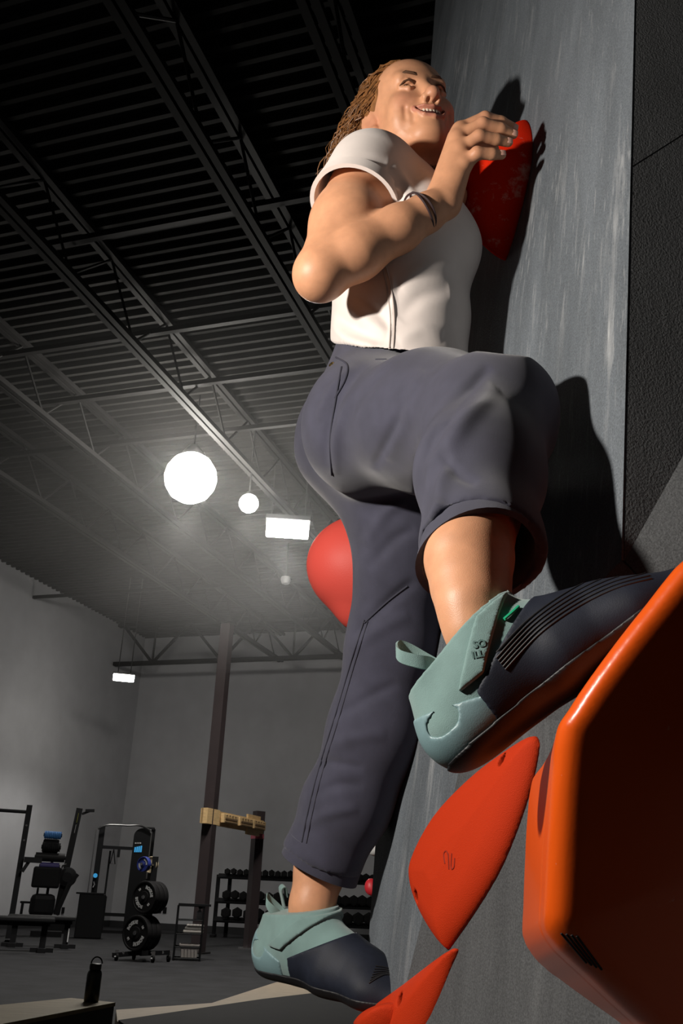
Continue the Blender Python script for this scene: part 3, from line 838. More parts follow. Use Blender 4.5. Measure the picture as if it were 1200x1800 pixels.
# ears
for s_ in (-1, 1):
    Re = RH@np.array(Matrix.Rotation(s_*0.45, 3, 'Z'))
    body.ell(HD(s_*0.076, -0.012, -0.012), (0.0065, 0.019, 0.031), Re, 0.005)
    body.ell(HD(s_*0.083, -0.006, -0.010), (0.005, 0.010, 0.018), Re, 0.003, 's')
    body.ell(HD(s_*0.073, -0.002, -0.036), (0.007, 0.009, 0.009), Re, 0.005)

def block(sdf, boxes, coarse_h):
    """one mesh: fine boxes plus a coarser rest, all sampled from the same field"""
    Vs, Qs, off = [], [], 0
    done = []
    lo, hi = sdf.bounds()
    for b in boxes+[(lo, hi, coarse_h)]:
        l, hh, h = np.asarray(b[0], float), np.asarray(b[1], float), b[2]
        Fg, l0 = sdf.grid(l, hh, h)
        V, Q = surface_net(Fg, l0, h, 1)
        if b[2] != coarse_h:
            at = ((V < l0+1.7*h) | (V > l0+h*(np.array(Fg.shape)-2.7))).any(1)
            Q = Q[~at[Q].all(1)]
        for (dl, dh, dd) in done:
            ins = ((V > dl+0.003) & (V < dh-0.003)).all(1)
            Q = Q[~ins[Q].all(1)]
        done.append((l, hh, h))
        us = np.unique(Q); mp = np.full(len(V), -1); mp[us] = np.arange(len(us))
        Vs.append(V[us]); Qs.append(mp[Q]+off); off += len(us)
    return np.concatenate(Vs), np.concatenate(Qs)
hc = HD(0, 0, -0.005)
arm_pts = np.array([RELB, RWR]+HT+HM); 
V, Q = block(body, [(hc-np.array([.135, .15, .15]), hc+np.array([.135, .15, .14]), 0.0019),
                    (arm_pts.min(0)-0.065, arm_pts.max(0)+0.05, 0.0023),
                    (P(826, 1030, 0.89)-0.09, P(826, 1030, 0.89)+0.10, 0.0035)], 0.0055)
SKIN = np.array([0.60, 0.295, 0.165])
cols = np.tile(SKIN, (len(V), 1))
def tint(c, r, col, amt):
    global cols
    d = np.linalg.norm(V-np.asarray(c), axis=1); k = (np.clip(1-d/r, 0, 1)**1.0*amt)[:, None]
    cols = cols*(1-k)+np.array(col)*k
def dseg(a, b):
    a = np.asarray(a); e = np.asarray(b)-a; t = np.clip((V-a)@e/(e@e), 0, 1); return np.linalg.norm(V-a-t[:, None]*e, axis=1)
dl = np.full(len(V), 9.0)
for ch in (MU, ML):
    for i in range(4): dl = np.minimum(dl, dseg(HD(*ch[i]), HD(*ch[i+1])))
k = np.clip((0.0062-dl)/0.002, 0, 1)[:, None]*0.7
cols = cols*(1-k)+np.array([0.40, 0.13, 0.10])*k
for s_ in (-1, 1):
    tint(HD(s_*0.042, 0.075, -0.032), 0.03, (0.55, 0.19, 0.13), 0.45)
    tint(HD(s_*0.075, -0.005, -0.02), 0.035, (0.5, 0.17, 0.12), 0.4)
tint(HD(0, 0.112, -0.036), 0.02, (0.55, 0.2, 0.14), 0.45)
for q in HP+HM: tint(q, 0.022, (0.5, 0.2, 0.13), 0.35)
m_skin = mat('skin', tuple(SKIN), 0.45, attr='tint', var=0.07, vscale=60, bump=0.12, bscale=900, spec=0.35, sss=0.06)
ob = mesh_obj('body', V, Q, m_skin, person, True, origin=PERSON_BASE); vcolor(ob, cols); BODY = ob
BODY_V, BODY_Q = V, Q

# ---- eyes, brows, teeth
m_eye = mat('eye_white', (0.5, 0.45, 0.4), 0.25); m_iris = mat('iris', (0.05, 0.025, 0.012), 0.15)
m_brow = mat('brow_hair', (0.09, 0.04, 0.018), 0.7)
for s_ in (-1, 1):
    c = HD(s_*0.0325, 0.0685, -0.001); r = 0.0132
    e = G().lathe([(r*math.sin(a), -r*math.cos(a)) for a in np.linspace(0.03, math.pi-0.03, 14)], c, RH[:, 1]).obj('eye', m_eye, person, smooth=True, origin=PERSON_BASE)
    gz = nrm(RH@np.array([-0.30, 0.85, 0.25]))
    G().lathe([(0.0084, r*0.77), (0.0080, r*0.86), (0.005, r*0.97), (0.0004, r*1.03)], c, gz, 16).obj('iris', m_iris, e, smooth=True, origin=(0, 0, 0)).location = (0, 0, 0)
    e.children[0].data.transform(Matrix.Translation(-Vector(PERSON_BASE)))
    G().tube([HD(s_*0.0185, 0.0830, 0.0015), HD(s_*0.026, 0.0880, 0.0052), HD(s_*0.033, 0.0890, 0.0063), HD(s_*0.041, 0.0855, 0.0045), HD(s_*0.048, 0.078, -0.001)], [0.0008, 0.0017, 0.0020, 0.0018, 0.0008], 6).obj('eyelashes', m_brow, person, smooth=True, origin=PERSON_BASE)
    G().tube([HD(s_*0.013, 0.0895, 0.018), HD(s_*0.022, 0.0895, 0.0225), HD(s_*0.034, 0.0870, 0.0255), HD(s_*0.044, 0.0800, 0.0235), HD(s_*0.053, 0.0690, 0.016)], [0.0016, 0.0038, 0.0038, 0.0030, 0.0010], 6).obj('eyebrow', m_brow, person, smooth=True, origin=PERSON_BASE)
m_tooth = mat('teeth', (0.78, 0.68, 0.55), 0.25)
for i in range(10):
    a = (i-4.5)/4.5
    x = 0.0215*math.sin(a*1.25)/math.sin(1.25); y = 0.0925-0.0135*a*a; zz = -0.0618+0.0045*a*a
    wv = 0.0052*(1-0.25*abs(a)); R_ = RH@np.array(Matrix.Rotation(-a*0.75*-1*-1, 3, 'Z'))
    G().box(HD(x, y, zz), (wv, 0.004, 0.0088*(1-.25*a*a)), R_, bev=0.0013).obj('tooth', m_tooth, person, smooth=True, origin=PERSON_BASE)
G().tube([HD(*p) for p in [(-0.024, 0.076, -0.060), (-0.012, 0.086, -0.066), (0, 0.089, -0.068), (0.012, 0.086, -0.066), (0.024, 0.076, -0.060)]], 0.006, 8).obj('mouth_interior', mat('mouth_dark', (0.10, 0.02, 0.018), 0.6), person, smooth=True, origin=PERSON_BASE)

# ---- fingernails
m_nail = mat('nail', (0.68, 0.38, 0.29), 0.25)
for i in range(4):
    ax = nrm(HT[i]-HQ[i]); out = nrm((CAM-HT[i])*1.0+UP*0.7); out = nrm(out-(out@ax)*ax); sd2 = np.cross(ax, out)
    R_ = np.stack([ax, sd2, out], 1)
    G().box(HT[i]+out*0.0068-ax*0.001, (0.0105, 0.0095, 0.0035), R_, bev=0.0015).obj('fingernail', m_nail, person, smooth=True, origin=PERSON_BASE)

# ---- hair: auburn, wavy, tucked back
m_hair = mat('auburn_hair', (0.20, 0.085, 0.028), 0.42, var=0.5, vscale=70, spec=0.5)
cap = SDF()
cap.ell(HD(0, -0.018, 0.033), (0.079, 0.098, 0.086), RH, 0.0)
lo, hi = cap.bounds(0.03); h_ = 0.003
Fg, l0 = cap.grid(lo, hi, h_); X = (coords(Fg, l0, h_)-HO)@RH
hairline = np.maximum(X[..., 1]-(0.040+0.62*(X[..., 2]-0.03)), -0.045-X[..., 2])
Fg = np.maximum(Fg, hairline.astype(np.float32)); V, Q = surface_net(Fg, l0, h_, 2)
hair = mesh_obj('hair', V, Q, m_hair, person, True, origin=PERSON_BASE)
gl = RH.T@np.array([0, 0, -1.0])
g = G()
sc_c = np.array([0, -0.018, 0.033]); sc_r = np.array([0.0795, 0.0985, 0.0865])
rr_ = random.Random(3); ns = 0
while ns < 900:
    d = nrm([rr_.gauss(0, 1), rr_.gauss(-0.35, 1), rr_.gauss(0.1, 1)]); p = sc_c+sc_r*d
    if p[1] > 0.040+0.62*(p[2]-0.03) or p[2] < -0.025: continue
    ns += 1
    pts = []; amp = rr_.uniform(0.004, 0.011); fr = rr_.uniform(0.8, 1.7); ph = rr_.uniform(0, 6.28)
    nst = rr_.randint(11, 18); sx = 1 if p[0] > 0 else -1; v = np.array([sx*0.25, -0.7, 0.0])+0.15*gl
    q = p*1.0
    bx = rr_.uniform(0.0, 0.6)
    for j in range(nst):
        t = j/nst
        v = nrm(v*0.72+0.28*(gl*(0.25+1.0*t)+np.array([sx*0.35*bx, -0.65*(1-t)-0.1, 0.0])))
        q = q+v*0.012
        n_ = (q-sc_c)/sc_r; L_ = np.linalg.norm(n_)
        if L_ < 1.02: q = sc_c+sc_r*(n_/L_)*1.02
        if q[1] > -0.005 and abs(q[0]) > 0.055 and q[2] < -0.005: q[1] = q[1]-0.008
        ww = amp*min(1, t*3)
        o1 = nrm(np.cross(v, [0.3, 0.2, 1])); o2 = np.cross(v, o1)
        pts.append(HD(*(q+ww*(math.cos(ph+j*fr)*o1+math.sin(ph+j*fr)*o2))))
    r0 = rr_.uniform(0.0008, 0.0021)
    g.tube(pts, [r0*(1-0.6*(j/nst)) for j in range(nst)], 5, caps=False)
# a few stray wet strands on the far side of the neck
for j in range(26):
    a = HD(-0.062-rr_.uniform(0, .012), -0.02-rr_.uniform(0, .03), -0.03-rr_.uniform(0, .03)); b_ = P(762+rr_.uniform(-14, 12), 300+rr_.uniform(-10, 14), 1.75+rr_.uniform(0, .03))
    pts = [a+(b_-a)*t+0.006*math.sin(t*9+j)*RT for t in np.linspace(0, 1, 10)]
    g.tube(pts, 0.0016, 5, caps=False)
g.obj('hair_strands', m_hair, hair, smooth=False, origin=PERSON_BASE, kind='stuff')

# ---- clothing helpers
def folds(V, Q, specs, gate=0.1):
    """push vertices that face the viewer's side along their normals: soft ridges (+) and creases (-)"""
    N = vnormals(V, Q); pr = project(V); face = np.clip((-(N*(V-CAM)).sum(1)/np.linalg.norm(V-CAM, axis=1)-gate)*3, 0, 1)
    disp = np.zeros(len(V))
    for pts, wd, amp, *rest in specs:
        pts = catmull(pts, 6); d = np.full(len(V), 1e9); wt = np.zeros(len(V)); nS = len(pts)-1
        for i in range(nS):
            a_ = np.asarray(pts[i]); e_ = np.asarray(pts[i+1])-a_; t_ = np.clip(((pr[:, :2]-a_)@e_)/(e_@e_), 0, 1)
            dd = np.linalg.norm(pr[:, :2]-a_-t_[:, None]*e_, axis=1); m_ = dd < d
            d = np.where(m_, dd, d); wt = np.where(m_, np.sin(math.pi*np.clip((i+t_)/nS, 0, 1))**0.7, wt)
        amp = amp*wt
        if rest: mask = (pr[:, 2] > rest[0]) & (pr[:, 2] < rest[1])
        else: mask = 1
        disp += amp*np.exp(-(d/wd)**2)*mask
    return V+N*(np.clip(disp, -0.0062, 0.010)*face)[:, None]
def noise_disp(V, Q, amp, freq, seed=0):
    N = vnormals(V, Q); r = np.random.default_rng(seed); d = np.zeros(len(V))
    for i in range(9):
        k_ = r.normal(size=3)*freq; d += np.sin(V@k_+r.uniform(0, 6.28))
    return V+N*(d*amp/3)[:, None]
def shell_mesh(F, lo, h, thick, cuts):
    X = coords(F, lo, h)
    Fs = np.maximum(F, -(F+thick))
    for c in cuts: Fs = np.maximum(Fs, c(X).astype(np.float32))
    return surface_net(Fs, lo, h, 2)
def halfspace(p, n): n = nrm(n); p = np.asarray(p, float); return lambda X: (X-p)@n
def bvh_of(o):
    M = o.matrix_world
    par = o.parent
    while par is not None: M = par.matrix_basis @ (M if M != o.matrix_world else o.matrix_basis); par = None
    off = np.array(o.parent.location) if o.parent is not None else np.zeros(3)
    V_ = np.empty(len(o.data.vertices)*3); o.data.vertices.foreach_get('co', V_); V_ = V_.reshape(-1, 3)+off
    return BVHTree.FromPolygons(V_.tolist(), [list(p.vertices) for p in o.data.polygons])
def cast(bvh, px, py):
    h = bvh.ray_cast(Vector(CAM), Vector(nrm(ray(px, py))))
    return (None, None) if h[0] is None else (np.array(h[0]), np.array(h[1]))
def seam(name, bvh, pix, r, m, parent, lift=0.0008, n=8):
    pts = []
    for q in catmull(pix, n):
        h, nn = cast(bvh, q[0], q[1])
        if h is not None:
            if pts and np.linalg.norm(pts[-1]-h) > 0.06: continue
            pts.append(h+nrm(CAM-h)*lift)
    if len(pts) > 1: return G().tube(pts, r, 6).obj(name, m, parent, smooth=True, origin=PERSON_BASE)

# ---- trousers
m_pants = mat('navy_twill', (0.046, 0.046, 0.072), 0.8, var=0.14, vscale=25, bump=0.3, bscale=1500, sheen=0.25, spec=0.25)
m_thread = mat('navy_thread', (0.032, 0.032, 0.05), 0.8)
pan = SDF()
pan.chain([PEL+ZU*0.01-TF*0.0, WAI+ZU*0.02], [0.108, 0.100], 0.04, w=TR, e=1.3)
pan.ell(P(650, 754, 1.53), (0.092, 0.095, 0.102), k=0.05)
pan.ell(PEL-0.08*TR-0.02*TF, (0.095, 0.09, 0.10), k=0.05)
RC = P(845, 966, 0.965); RCd = nrm(P(826, 1065, 0.875)-P(850, 850, 1.04))
pan.chain([P(650, 750, 1.52), P(765, 744, 1.37), P(860, 738, 1.20)], [0.100, 0.098, 0.080], 0.05)
pan.chain([P(860, 738, 1.20), P(842, 830, 1.07), RC, RC+RCd*0.05], [0.080, 0.0685, 0.058, 0.056], 0.03)
pan.ell(P(888, 700, 1.20), (0.042, 0.05, 0.042), k=0.04)
LC = P(565, 1512, 1.57); LCd = nrm(P(550, 1560, 1.562)-P(600, 1420, 1.58))
pan.chain([LHIP, P(722, 940, 1.60), P(692, 1130, 1.60)], [0.10, 0.088, 0.078], 0.05)
pan.chain([P(692, 1130, 1.60), P(660, 1280, 1.59), P(608, 1420, 1.58), LC, LC+LCd*0.05], [0.078, 0.078, 0.071, 0.062, 0.061], 0.03)
HM0 = P(690, 612, 1.535); HMN = nrm(np.cross(P(832, 622, 1.67)-HM0, P(576, 598, 1.67)-HM0)); HMN = HMN if HMN[2] > 0 else -HMN
lo, hi = pan.bounds(); h_ = 0.004
Fg, l0 = pan.grid(lo, hi, h_)
RCN = nrm(P(850, 1010, 0.93)-P(850, 850, 1.05)); 
V, Q = shell_mesh(Fg, l0, h_, 0.009, [halfspace(HM0+HMN*0.014, HMN), 
    lambda X: np.where(((X-RC)@(RC-RKNEE)) > -0.02, (X-(RC+RCd*0.004))@RCd, -1.0)*np.where((np.linalg.norm(X-RC, axis=-1) < 0.16), 1, 0)-np.where(np.linalg.norm(X-RC, axis=-1) < 0.16, 0, 1),
    lambda X: np.where(np.linalg.norm(X-LC, axis=-1) < 0.16, (X-LC)@LCd, -1.0)])
V = noise_disp(V, Q, 0.0016, 28, 1)
V = folds(V, Q, [
    ([(730, 675), (700, 735), (672, 790), (655, 825)], 9, -0.006), ([(740, 700), (705, 760), (680, 810)], 12, 0.004),
    ([(862, 645), (800, 708), (762, 765), (738, 815)], 10, -0.010), ([(872, 680), (820, 735), (780, 800)], 16, 0.007), ([(745, 650), (720, 700), (700, 740)], 10, 0.005), ([(790, 820), (770, 880), (760, 930)], 10, 0.005),
    ([(640, 640), (600, 690), (575, 760), (572, 820)], 8, -0.005), ([(660, 640), (618, 700), (592, 770), (590, 835)], 9, 0.005),
    ([(620, 640), (580, 690), (558, 740)], 7, 0.004), ([(690, 640), (640, 690), (612, 740)], 8, -0.004),
    ([(725, 862), (680, 866), (630, 870), (600, 868)], 16, -0.002),
    ([(735, 800), (738, 850), (735, 900)], 8, -0.004), ([(800, 800), (780, 850), (770, 900)], 12, 0.003),
    ([(770, 780), (800, 830), (840, 850)], 9, -0.004), ([(765, 870), (800, 890), (850, 890)], 10, -0.003),
    ([(640, 960), (680, 900), (720, 880)], 12, 0.006), ([(645, 1000), (690, 950), (730, 930)], 11, -0.005),
    ([(620, 1120), (680, 1060), (730, 1020)], 10, -0.005), ([(612, 1150), (660, 1110), (720, 1080)], 12, 0.004),
    ([(585, 1260), (640, 1230), (700, 1200)], 10, -0.004), ([(560, 1330), (610, 1300), (680, 1290)], 12, 0.004),
    ([(545, 1400), (590, 1380), (640, 1380)], 9, -0.004), ([(530, 1450), (580, 1430), (630, 1420)], 10, 0.004),
    ([(560, 1345), (580, 1340), (640, 1350)], 8, -0.004)])
trousers = mesh_obj('trousers', V, Q, m_pants, person, True, origin=PERSON_BASE)
bv = bvh_of(trousers)
seam('side_seam', bv, [(600, 645), (590, 700), (580, 770), (583, 835)], 0.0016, m_thread, trousers)
seam('side_seam', bv, [(660, 632), (760, 632), (830, 640), (856, 662), (852, 720), (838, 800), (830, 870)], 0.0013, m_thread, trousers)
seam('side_seam', bv, [(640, 1090), (618, 1160), (588, 1260), (552, 1380), (530, 1480)], 0.0016, m_thread, trousers)
seam('side_seam', bv, [(646, 1092), (625, 1160), (596, 1260), (560, 1380), (538, 1482)], 0.0012, m_thread, trousers)
seam('knee_seam', bv, [(640, 1095), (680, 1058), (716, 1030)], 0.0014, m_thread, trousers)
seam('pocket_edge', bv, [(590, 628), (610, 642), (606, 668), (588, 700)], 0.0016, m_thread, trousers)
hp, hn = cast(bv, 583, 641)
if hp is not None: G().lathe([(0.005, 0), (0.005, 0.002), (0.003, 0.0032), (0.0005, 0.0034)], hp, hn, 14).obj('rivet', mat('brass', (0.7, 0.5, 0.2), 0.3, metal=1), trousers, smooth=True, origin=PERSON_BASE)
# waistband
wb = []
for a in np.linspace(0, 2*math.pi, 60, endpoint=False):
    q_ = WAI+TF*0.101*math.cos(a)+TR*0.101*1.29*math.sin(a); wb.append(q_-ZU*(((q_-HM0)@HMN)/HMN[2]))
def band(center_pts, width, thick, axis, m, name, parent, flare=0.0):
    n = len(center_pts); c = np.mean(center_pts, 0); V = []; F = []
    for p in center_pts:
        o_ = nrm(p-c)
        V += [p-axis*width/2, p-axis*width/2+o_*thick, p+axis*width/2+o_*(thick+flare), p+axis*width/2+o_*flare]
    for i in range(n):
        j = (i+1) % n
        for k_ in range(4): F.append([i*4+k_, i*4+(k_+1) % 4, j*4+(k_+1) % 4, j*4+k_])
    return G().add(V, F).obj(name, m, parent, smooth=True, origin=PERSON_BASE)
band(wb, 0.034, 0.006, ZU, m_pants, 'waistband', trousers)
# rolled cuffs: thick open rings
def cuff(c, axis, r, width, tilt):
    ax = nrm(axis); x = nrm(np.cross(ax, [0.2, 0.1, 1])); y = np.cross(ax, x); pts = []
    for a in np.linspace(0, 2*math.pi, 44, endpoint=False):
        d_ = math.cos(a)*x+math.sin(a)*y
        pts.append(c+d_*r*(1+0.02*math.sin(3*a))+ax*(tilt@d_))
    return band(pts, width, 0.007, ax, m_pants, 'cuff', trousers, 0.001)
cuff(RC-RCd*0.002, RCd, 0.0555, 0.036, RT*-0.016)
cuff(LC-LCd*0.004, LCd, 0.0600, 0.036, RT*0.004)

# ---- t-shirt
m_shirt = mat('white_cotton', (0.74, 0.66, 0.62), 0.85, var=0.05, vscale=14, bump=0.2, bscale=1800, sheen=0.2, spec=0.2)
sh = SDF()
sh.chain([WAI-ZU*0.09, WAI+ZU*0.06, CHE, UCH], [0.120, 0.109, 0.107, 0.083], 0.05, w=TR, e=1.32)
sh.ell(CHE+TF*0.062+TR*0.055-ZU*0.005, (0.062, 0.06, 0.062), k=0.05).ell(CHE+TF*0.062-TR*0.055, (0.062, 0.06, 0.062), k=0.05)
sh.cone(RSH+np.array([0.005, 0.02, 0.012]), LSH+ZU*0.01, 0.064, 0.06, 0.05)
UA = nrm(RELB-RSH); UL = np.linalg.norm(RELB-RSH)
sh.cone(RSH+ZU*0.006, RSH+UA*UL*0.30, 0.069, 0.076, 0.035); SLEEVES = [sh.p[-1]]
UAL = nrm(LELB-LSH); sh.cone(LSH, LSH+UAL*0.11, 0.068, 0.075, 0.035); SLEEVES.append(sh.p[-1])
sh.ell(NECK0-ZU*0.01, (0.085, 0.085, 0.05), k=0.04)
lo, hi = sh.bounds(); h_ = 0.0035; Fg, l0 = sh.grid(lo, hi, h_)
tor = SDF(); tor.p = [q for q in sh.p if not any(q is z for z in SLEEVES)]; TORF = tor.grid(lo, hi, h_)[0]
cutn = nrm(UA+0.45*nrm(RT)*0.0+np.array([0.10, 0, 0.12]))
def sleeve_cut(p, ax, rad):
    def f(X):
        q = X-p; t = q@ax; dist = np.linalg.norm(q-t[..., None]*ax, axis=-1)
        return np.where((dist < rad) & (t > -0.03) & (TORF > 0.003), t, -1.0)
    return f
# sleeves open at their end plane; hem and neck cut
hem_n = -(ZU+TF*0.05); 
V, Q = shell_mesh(Fg, l0, h_, 0.008, [halfspace(HM0-HMN*0.002, -HMN),
    sleeve_cut(RSH+UA*UL*0.30, nrm(UA), 0.105), sleeve_cut(LSH+UAL*0.10, UAL, 0.105),
    lambda X: 0.066-np.linalg.norm((X-(NECK0+ZU*0.03+TF*0.012)), axis=-1)])
V = noise_disp(V, Q, 0.0018, 30, 5)
V = folds(V, Q, [
    ([(690, 480), (690, 540), (686, 610)], 5, 0.004), ([(575, 545), (620, 575), (680, 600)], 10, -0.006),
    ([(570, 560), (610, 595), (660, 612)], 9, 0.006), ([(600, 520), (640, 560), (680, 590)], 12, 0.005),
    ([(620, 520), (660, 545), (690, 580)], 9, -0.005), ([(700, 600), (740, 580), (780, 590)], 12, 0.004),
    ([(700, 560), (740, 520), (790, 510)], 14, -0.005), ([(700, 500), (750, 470), (800, 470)], 14, 0.004),
    ([(700, 330), (705, 360), (712, 390)], 8, -0.004), ([(690, 290), (712, 320), (730, 350)], 8, 0.004),
    ([(600, 285), (640, 275), (680, 285)], 7, -0.003), ([(590, 300), (640, 290), (680, 300)], 6, 0.003)])
shirt = mesh_obj('t_shirt', V, Q, m_shirt, person, True, origin=PERSON_BASE)
bv = bvh_of(shirt)
m_sthread = mat('shirt_thread', (0.5, 0.43, 0.39), 0.85)
seam('side_seam', bv, [(672, 470), (680, 510), (686, 560), (684, 612)], 0.0013, m_sthread, shirt)
seam('side_seam', bv, [(678, 468), (688, 510), (693, 560), (691, 612)], 0.0013, m_sthread, shirt)

hemc = RSH+UA*UL*0.30; hx = nrm(np.cross(UA, ZU)); hy = np.cross(UA, hx)
band([hemc+0.0705*(math.cos(a)*hx+math.sin(a)*hy)*(1+0.03*math.sin(2*a+1)) for a in np.linspace(0, 2*math.pi, 48, endpoint=False)], 0.022, 0.0075, UA, m_shirt, 'sleeve_hem', shirt, 0.002)
# ---- two thin hair ties on the wrist
m_tie = mat('tie_elastic', (0.035, 0.018, 0.02), 0.6)
fa = nrm(RWR-RELB)
for i, (t, tl) in enumerate(((0.80, 0.004), (0.825, -0.003))):
    c = P(737, 376, 1.543)+fa*(0.005*i); x = nrm(np.cross(fa, ZU)); y = np.cross(fa, x); r_ = 0.0352
    pts = [c+r_*(math.cos(a)*x+math.sin(a)*y)+fa*(tl*math.sin(a+1)*2) for a in np.linspace(0, 2*math.pi, 40)]
    G().tube(pts, 0.0018, 6).obj('hair_tie', m_tie, person, smooth=True, origin=PERSON_BASE)

# ---- climbing shoes
m_teal = mat('teal_suede', (0.175, 0.275, 0.265), 0.85, var=0.08, vscale=40, bump=0.35, bscale=1600, sheen=0.3, spec=0.2)
m_tealr = mat('teal_rubber', (0.17, 0.27, 0.29), 0.45, var=0.05, vscale=40, bump=0.08, bscale=900)
m_nav = mat('navy_rubber', (0.013, 0.016, 0.027), 0.6, spec=0.25, var=0.15, vscale=50, bump=0.1, bscale=900)
m_blk = mat('black_rubber', (0.009, 0.009, 0.011), 0.55, bump=0.1, bscale=900)
m_green = mat('green_tab', (0.02, 0.5, 0.25), 0.5)
def shoe(heel, toe, dorsal, calf, label, scale, ankle, h=0.0018, tx=0.047):
    ex = nrm(toe-heel); ez = nrm(dorsal-(dorsal@ex)*ex); ey = np.cross(ez, ex)
    R = np.stack([ex, ey, ez], 1)
    b = SDF()
    b.ell((0, 0, 0.0), (0.037, 0.031, 0.037), k=0.02)
    b.cone((-0.010, 0, 0.005), (-0.004, 0, 0.055), 0.0285, 0.024, 0.02)
    b.cone((0, 0, -0.006), (0.10, 0, -0.008), 0.030, 0.029, 0.02, w=(0, 1, 0), e=1.12)
    b.cone((0.10, 0, -0.006), (0.165, 0, -0.012), 0.030, 0.025, 0.02, w=(0, 1, 0), e=1.45)
    b.cone((0.165, 0, -0.012), (0.205, 0.0, -0.018), 0.025, 0.018, 0.02, w=(0, 1, 0), e=1.5)
    b.cone((0.05, 0, 0.035), (0.135, 0, 0.008), 0.034, 0.024, 0.03)
    al = R.T@(ankle-heel)/scale
    b.cone((0.040, 0, 0.02), al+np.array([0, 0, 0.012]), 0.036, 0.0375, 0.03)
    lo, hi = b.bounds(0.01); Fg, l0 = b.grid(lo, hi, h); X = coords(Fg, l0, h)
    x, y, z = X[..., 0], X[..., 1], X[..., 2]
    sole_plane = -(z+0.034+0.0*x)
    # round the underside
    q1_ = np.maximum(Fg+0.008, 0); q2_ = np.maximum(sole_plane+0.008, 0)
    base = np.sqrt(q1_**2+q2_**2)-0.008+np.minimum(np.maximum(Fg+0.008, sole_plane+0.008), 0)
    collar = z-(0.051+0.20*np.clip(x, -0.03, 0.10))
    ankd = np.linalg.norm((X-al)[..., :2], axis=-1)
    lax = nrm(R.T@(calf-ankle)); qv = X-al; tv = qv@lax; hollow = np.where(tv > -0.03, 0.0335/scale*(1.0)-np.linalg.norm(qv-tv[..., None]*lax, axis=-1), -1)
    def mk(F, name, m, parent, relax=1):
        V, Q = surface_net(F.astype(np.float32), l0, h, relax)
        W = heel+(V*scale)@R.T
        return mesh_obj(name, W, Q, m, parent, True, origin=PERSON_BASE)
    up = mk(np.maximum(np.maximum(base, collar), hollow), 'shoe', m_teal, person)
    if label: up['label'] = label
    tz = np.clip(z, -0.05, 0.06)
    toe_reg = tx+2.0*np.maximum(tz-0.020, -0.012)-x
    mk(np.maximum(base-0.0022, toe_reg), 'toe_rubber', m_nav, up)
    mk(np.maximum(base-0.0032, z+0.020-0.07*np.clip(x, -0.04, 0.06)), 'sole', m_blk, up)
    oval = 1-np.sqrt(((x+0.014)/0.016)**2+((z-0.006)/0.010)**2)
    mk(np.maximum(np.maximum(base-0.0016, np.maximum(z-0.012+0.35*x, x-0.034)), oval*0.008), 'heel_rand', m_tealr, up)
    st = np.abs(x-(0.030+1.15*(z-0.022)))-0.0135
    mk(np.maximum(np.maximum(np.maximum(base-0.0042, st), 0.016-z), np.maximum(collar+0.004, hollow)), 'strap', m_teal, up)
    return up, R
RHE, RTO = P(822, 1266, 0.835), P(1165, 1015, 0.82)
img = lambda x, y, away: nrm(x*RT-y*UP+away*FW)
shoeR, RRs = shoe(RHE, RTO, img(-0.6, -0.8, 0.42), P(826, 985, 0.93), 'raised teal and black climbing shoe on the orange volume', 1.05, RANK)
LHE, LTO = P(496, 1670, 1.535), P(700, 1728, 1.39)
shoeL, RLs = shoe(LHE, LTO, img(0.29, -0.96, -0.05), P(562, 1530, 1.565), 'teal and black climbing shoe of the standing foot', 1.18, LANK, tx=0.072)
def loop_ribbon(pix, d0, width, parent, wdir):
    pts = [P(a, b, d0+dd) for a, b, dd in pix]; pts = catmull(pts, 5); V = []; F = []
    wv = nrm(wdir)*width/2
    n = len(pts); th_ = 0.0009
    for i, p in enumerate(pts):
        t = nrm(pts[min(i+1, n-1)]-pts[max(i-1, 0)]); nn = nrm(np.cross(t, wv))*th_
        V += [p-wv-nn, p+wv-nn, p+wv+nn, p-wv+nn]
    for i in range(n-1):
        for k_ in range(4): F.append([i*4+k_, i*4+(k_+1) % 4, i*4+4+(k_+1) % 4, i*4+4+k_])
    F += [[0, 1, 2, 3], [n*4-4, n*4-3, n*4-2, n*4-1]]
    return G().add(V, F).obj('pull_loop', m_teal, parent, smooth=True, origin=PERSON_BASE)
lpR = loop_ribbon([(774, 1172, 0), (752, 1160, .006), (722, 1143, .012), (703, 1137, .012), (697, 1144, .004), (706, 1155, -.006), (735, 1163, -.012), (758, 1167, -.008), (772, 1178, 0)], 0.862, 0.0125, shoeR, -UP*0.8-FW*0.45)
loop_ribbon([(505, 1612, .0), (495, 1602, .01), (478, 1586, .012), (469, 1578, .008), (470, 1590, -.005), (482, 1602, -.01), (500, 1616, -.004)], 1.555, 0.016, shoeL, -UP*0.6-FW*0.7)
loop_ribbon([(500, 1600, .02), (496, 1580, .022), (493, 1562, .02), (500, 1558, .022), (503, 1575, .026)], 1.57, 0.014, shoeL, RT*0.4-FW*0.9)
def surf_text(bvh, txt, px, py, size, angle_pix, m, parent, name='lettering', bold=0.0):
    h, nn = cast(bvh, px, py)
    if h is None: return
    a = math.radians(angle_pix); k_ = FPX/float((h-CAM)@FW)
    V, F = text_geo(txt, size, bold, 0.0); W = []
    for v in V:                       # lay every point of the letters on the curved strap
        ox, oy = (v[0]*math.cos(a)-v[1]*math.sin(a))*k_, (v[0]*math.sin(a)+v[1]*math.cos(a))*k_
        q, _ = cast(bvh, px+ox, py-oy)
        if q is None: q = h+(ox*RT+oy*UP)/k_
        W.append(q+nrm(CAM-q)*0.0009)
    return G().add(W, F).obj(name, m, parent, origin=PERSON_BASE)
bpy.context.view_layer.update()
strapR = [c for c in shoeR.children if c.name.startswith('strap')][0]
class _B: pass
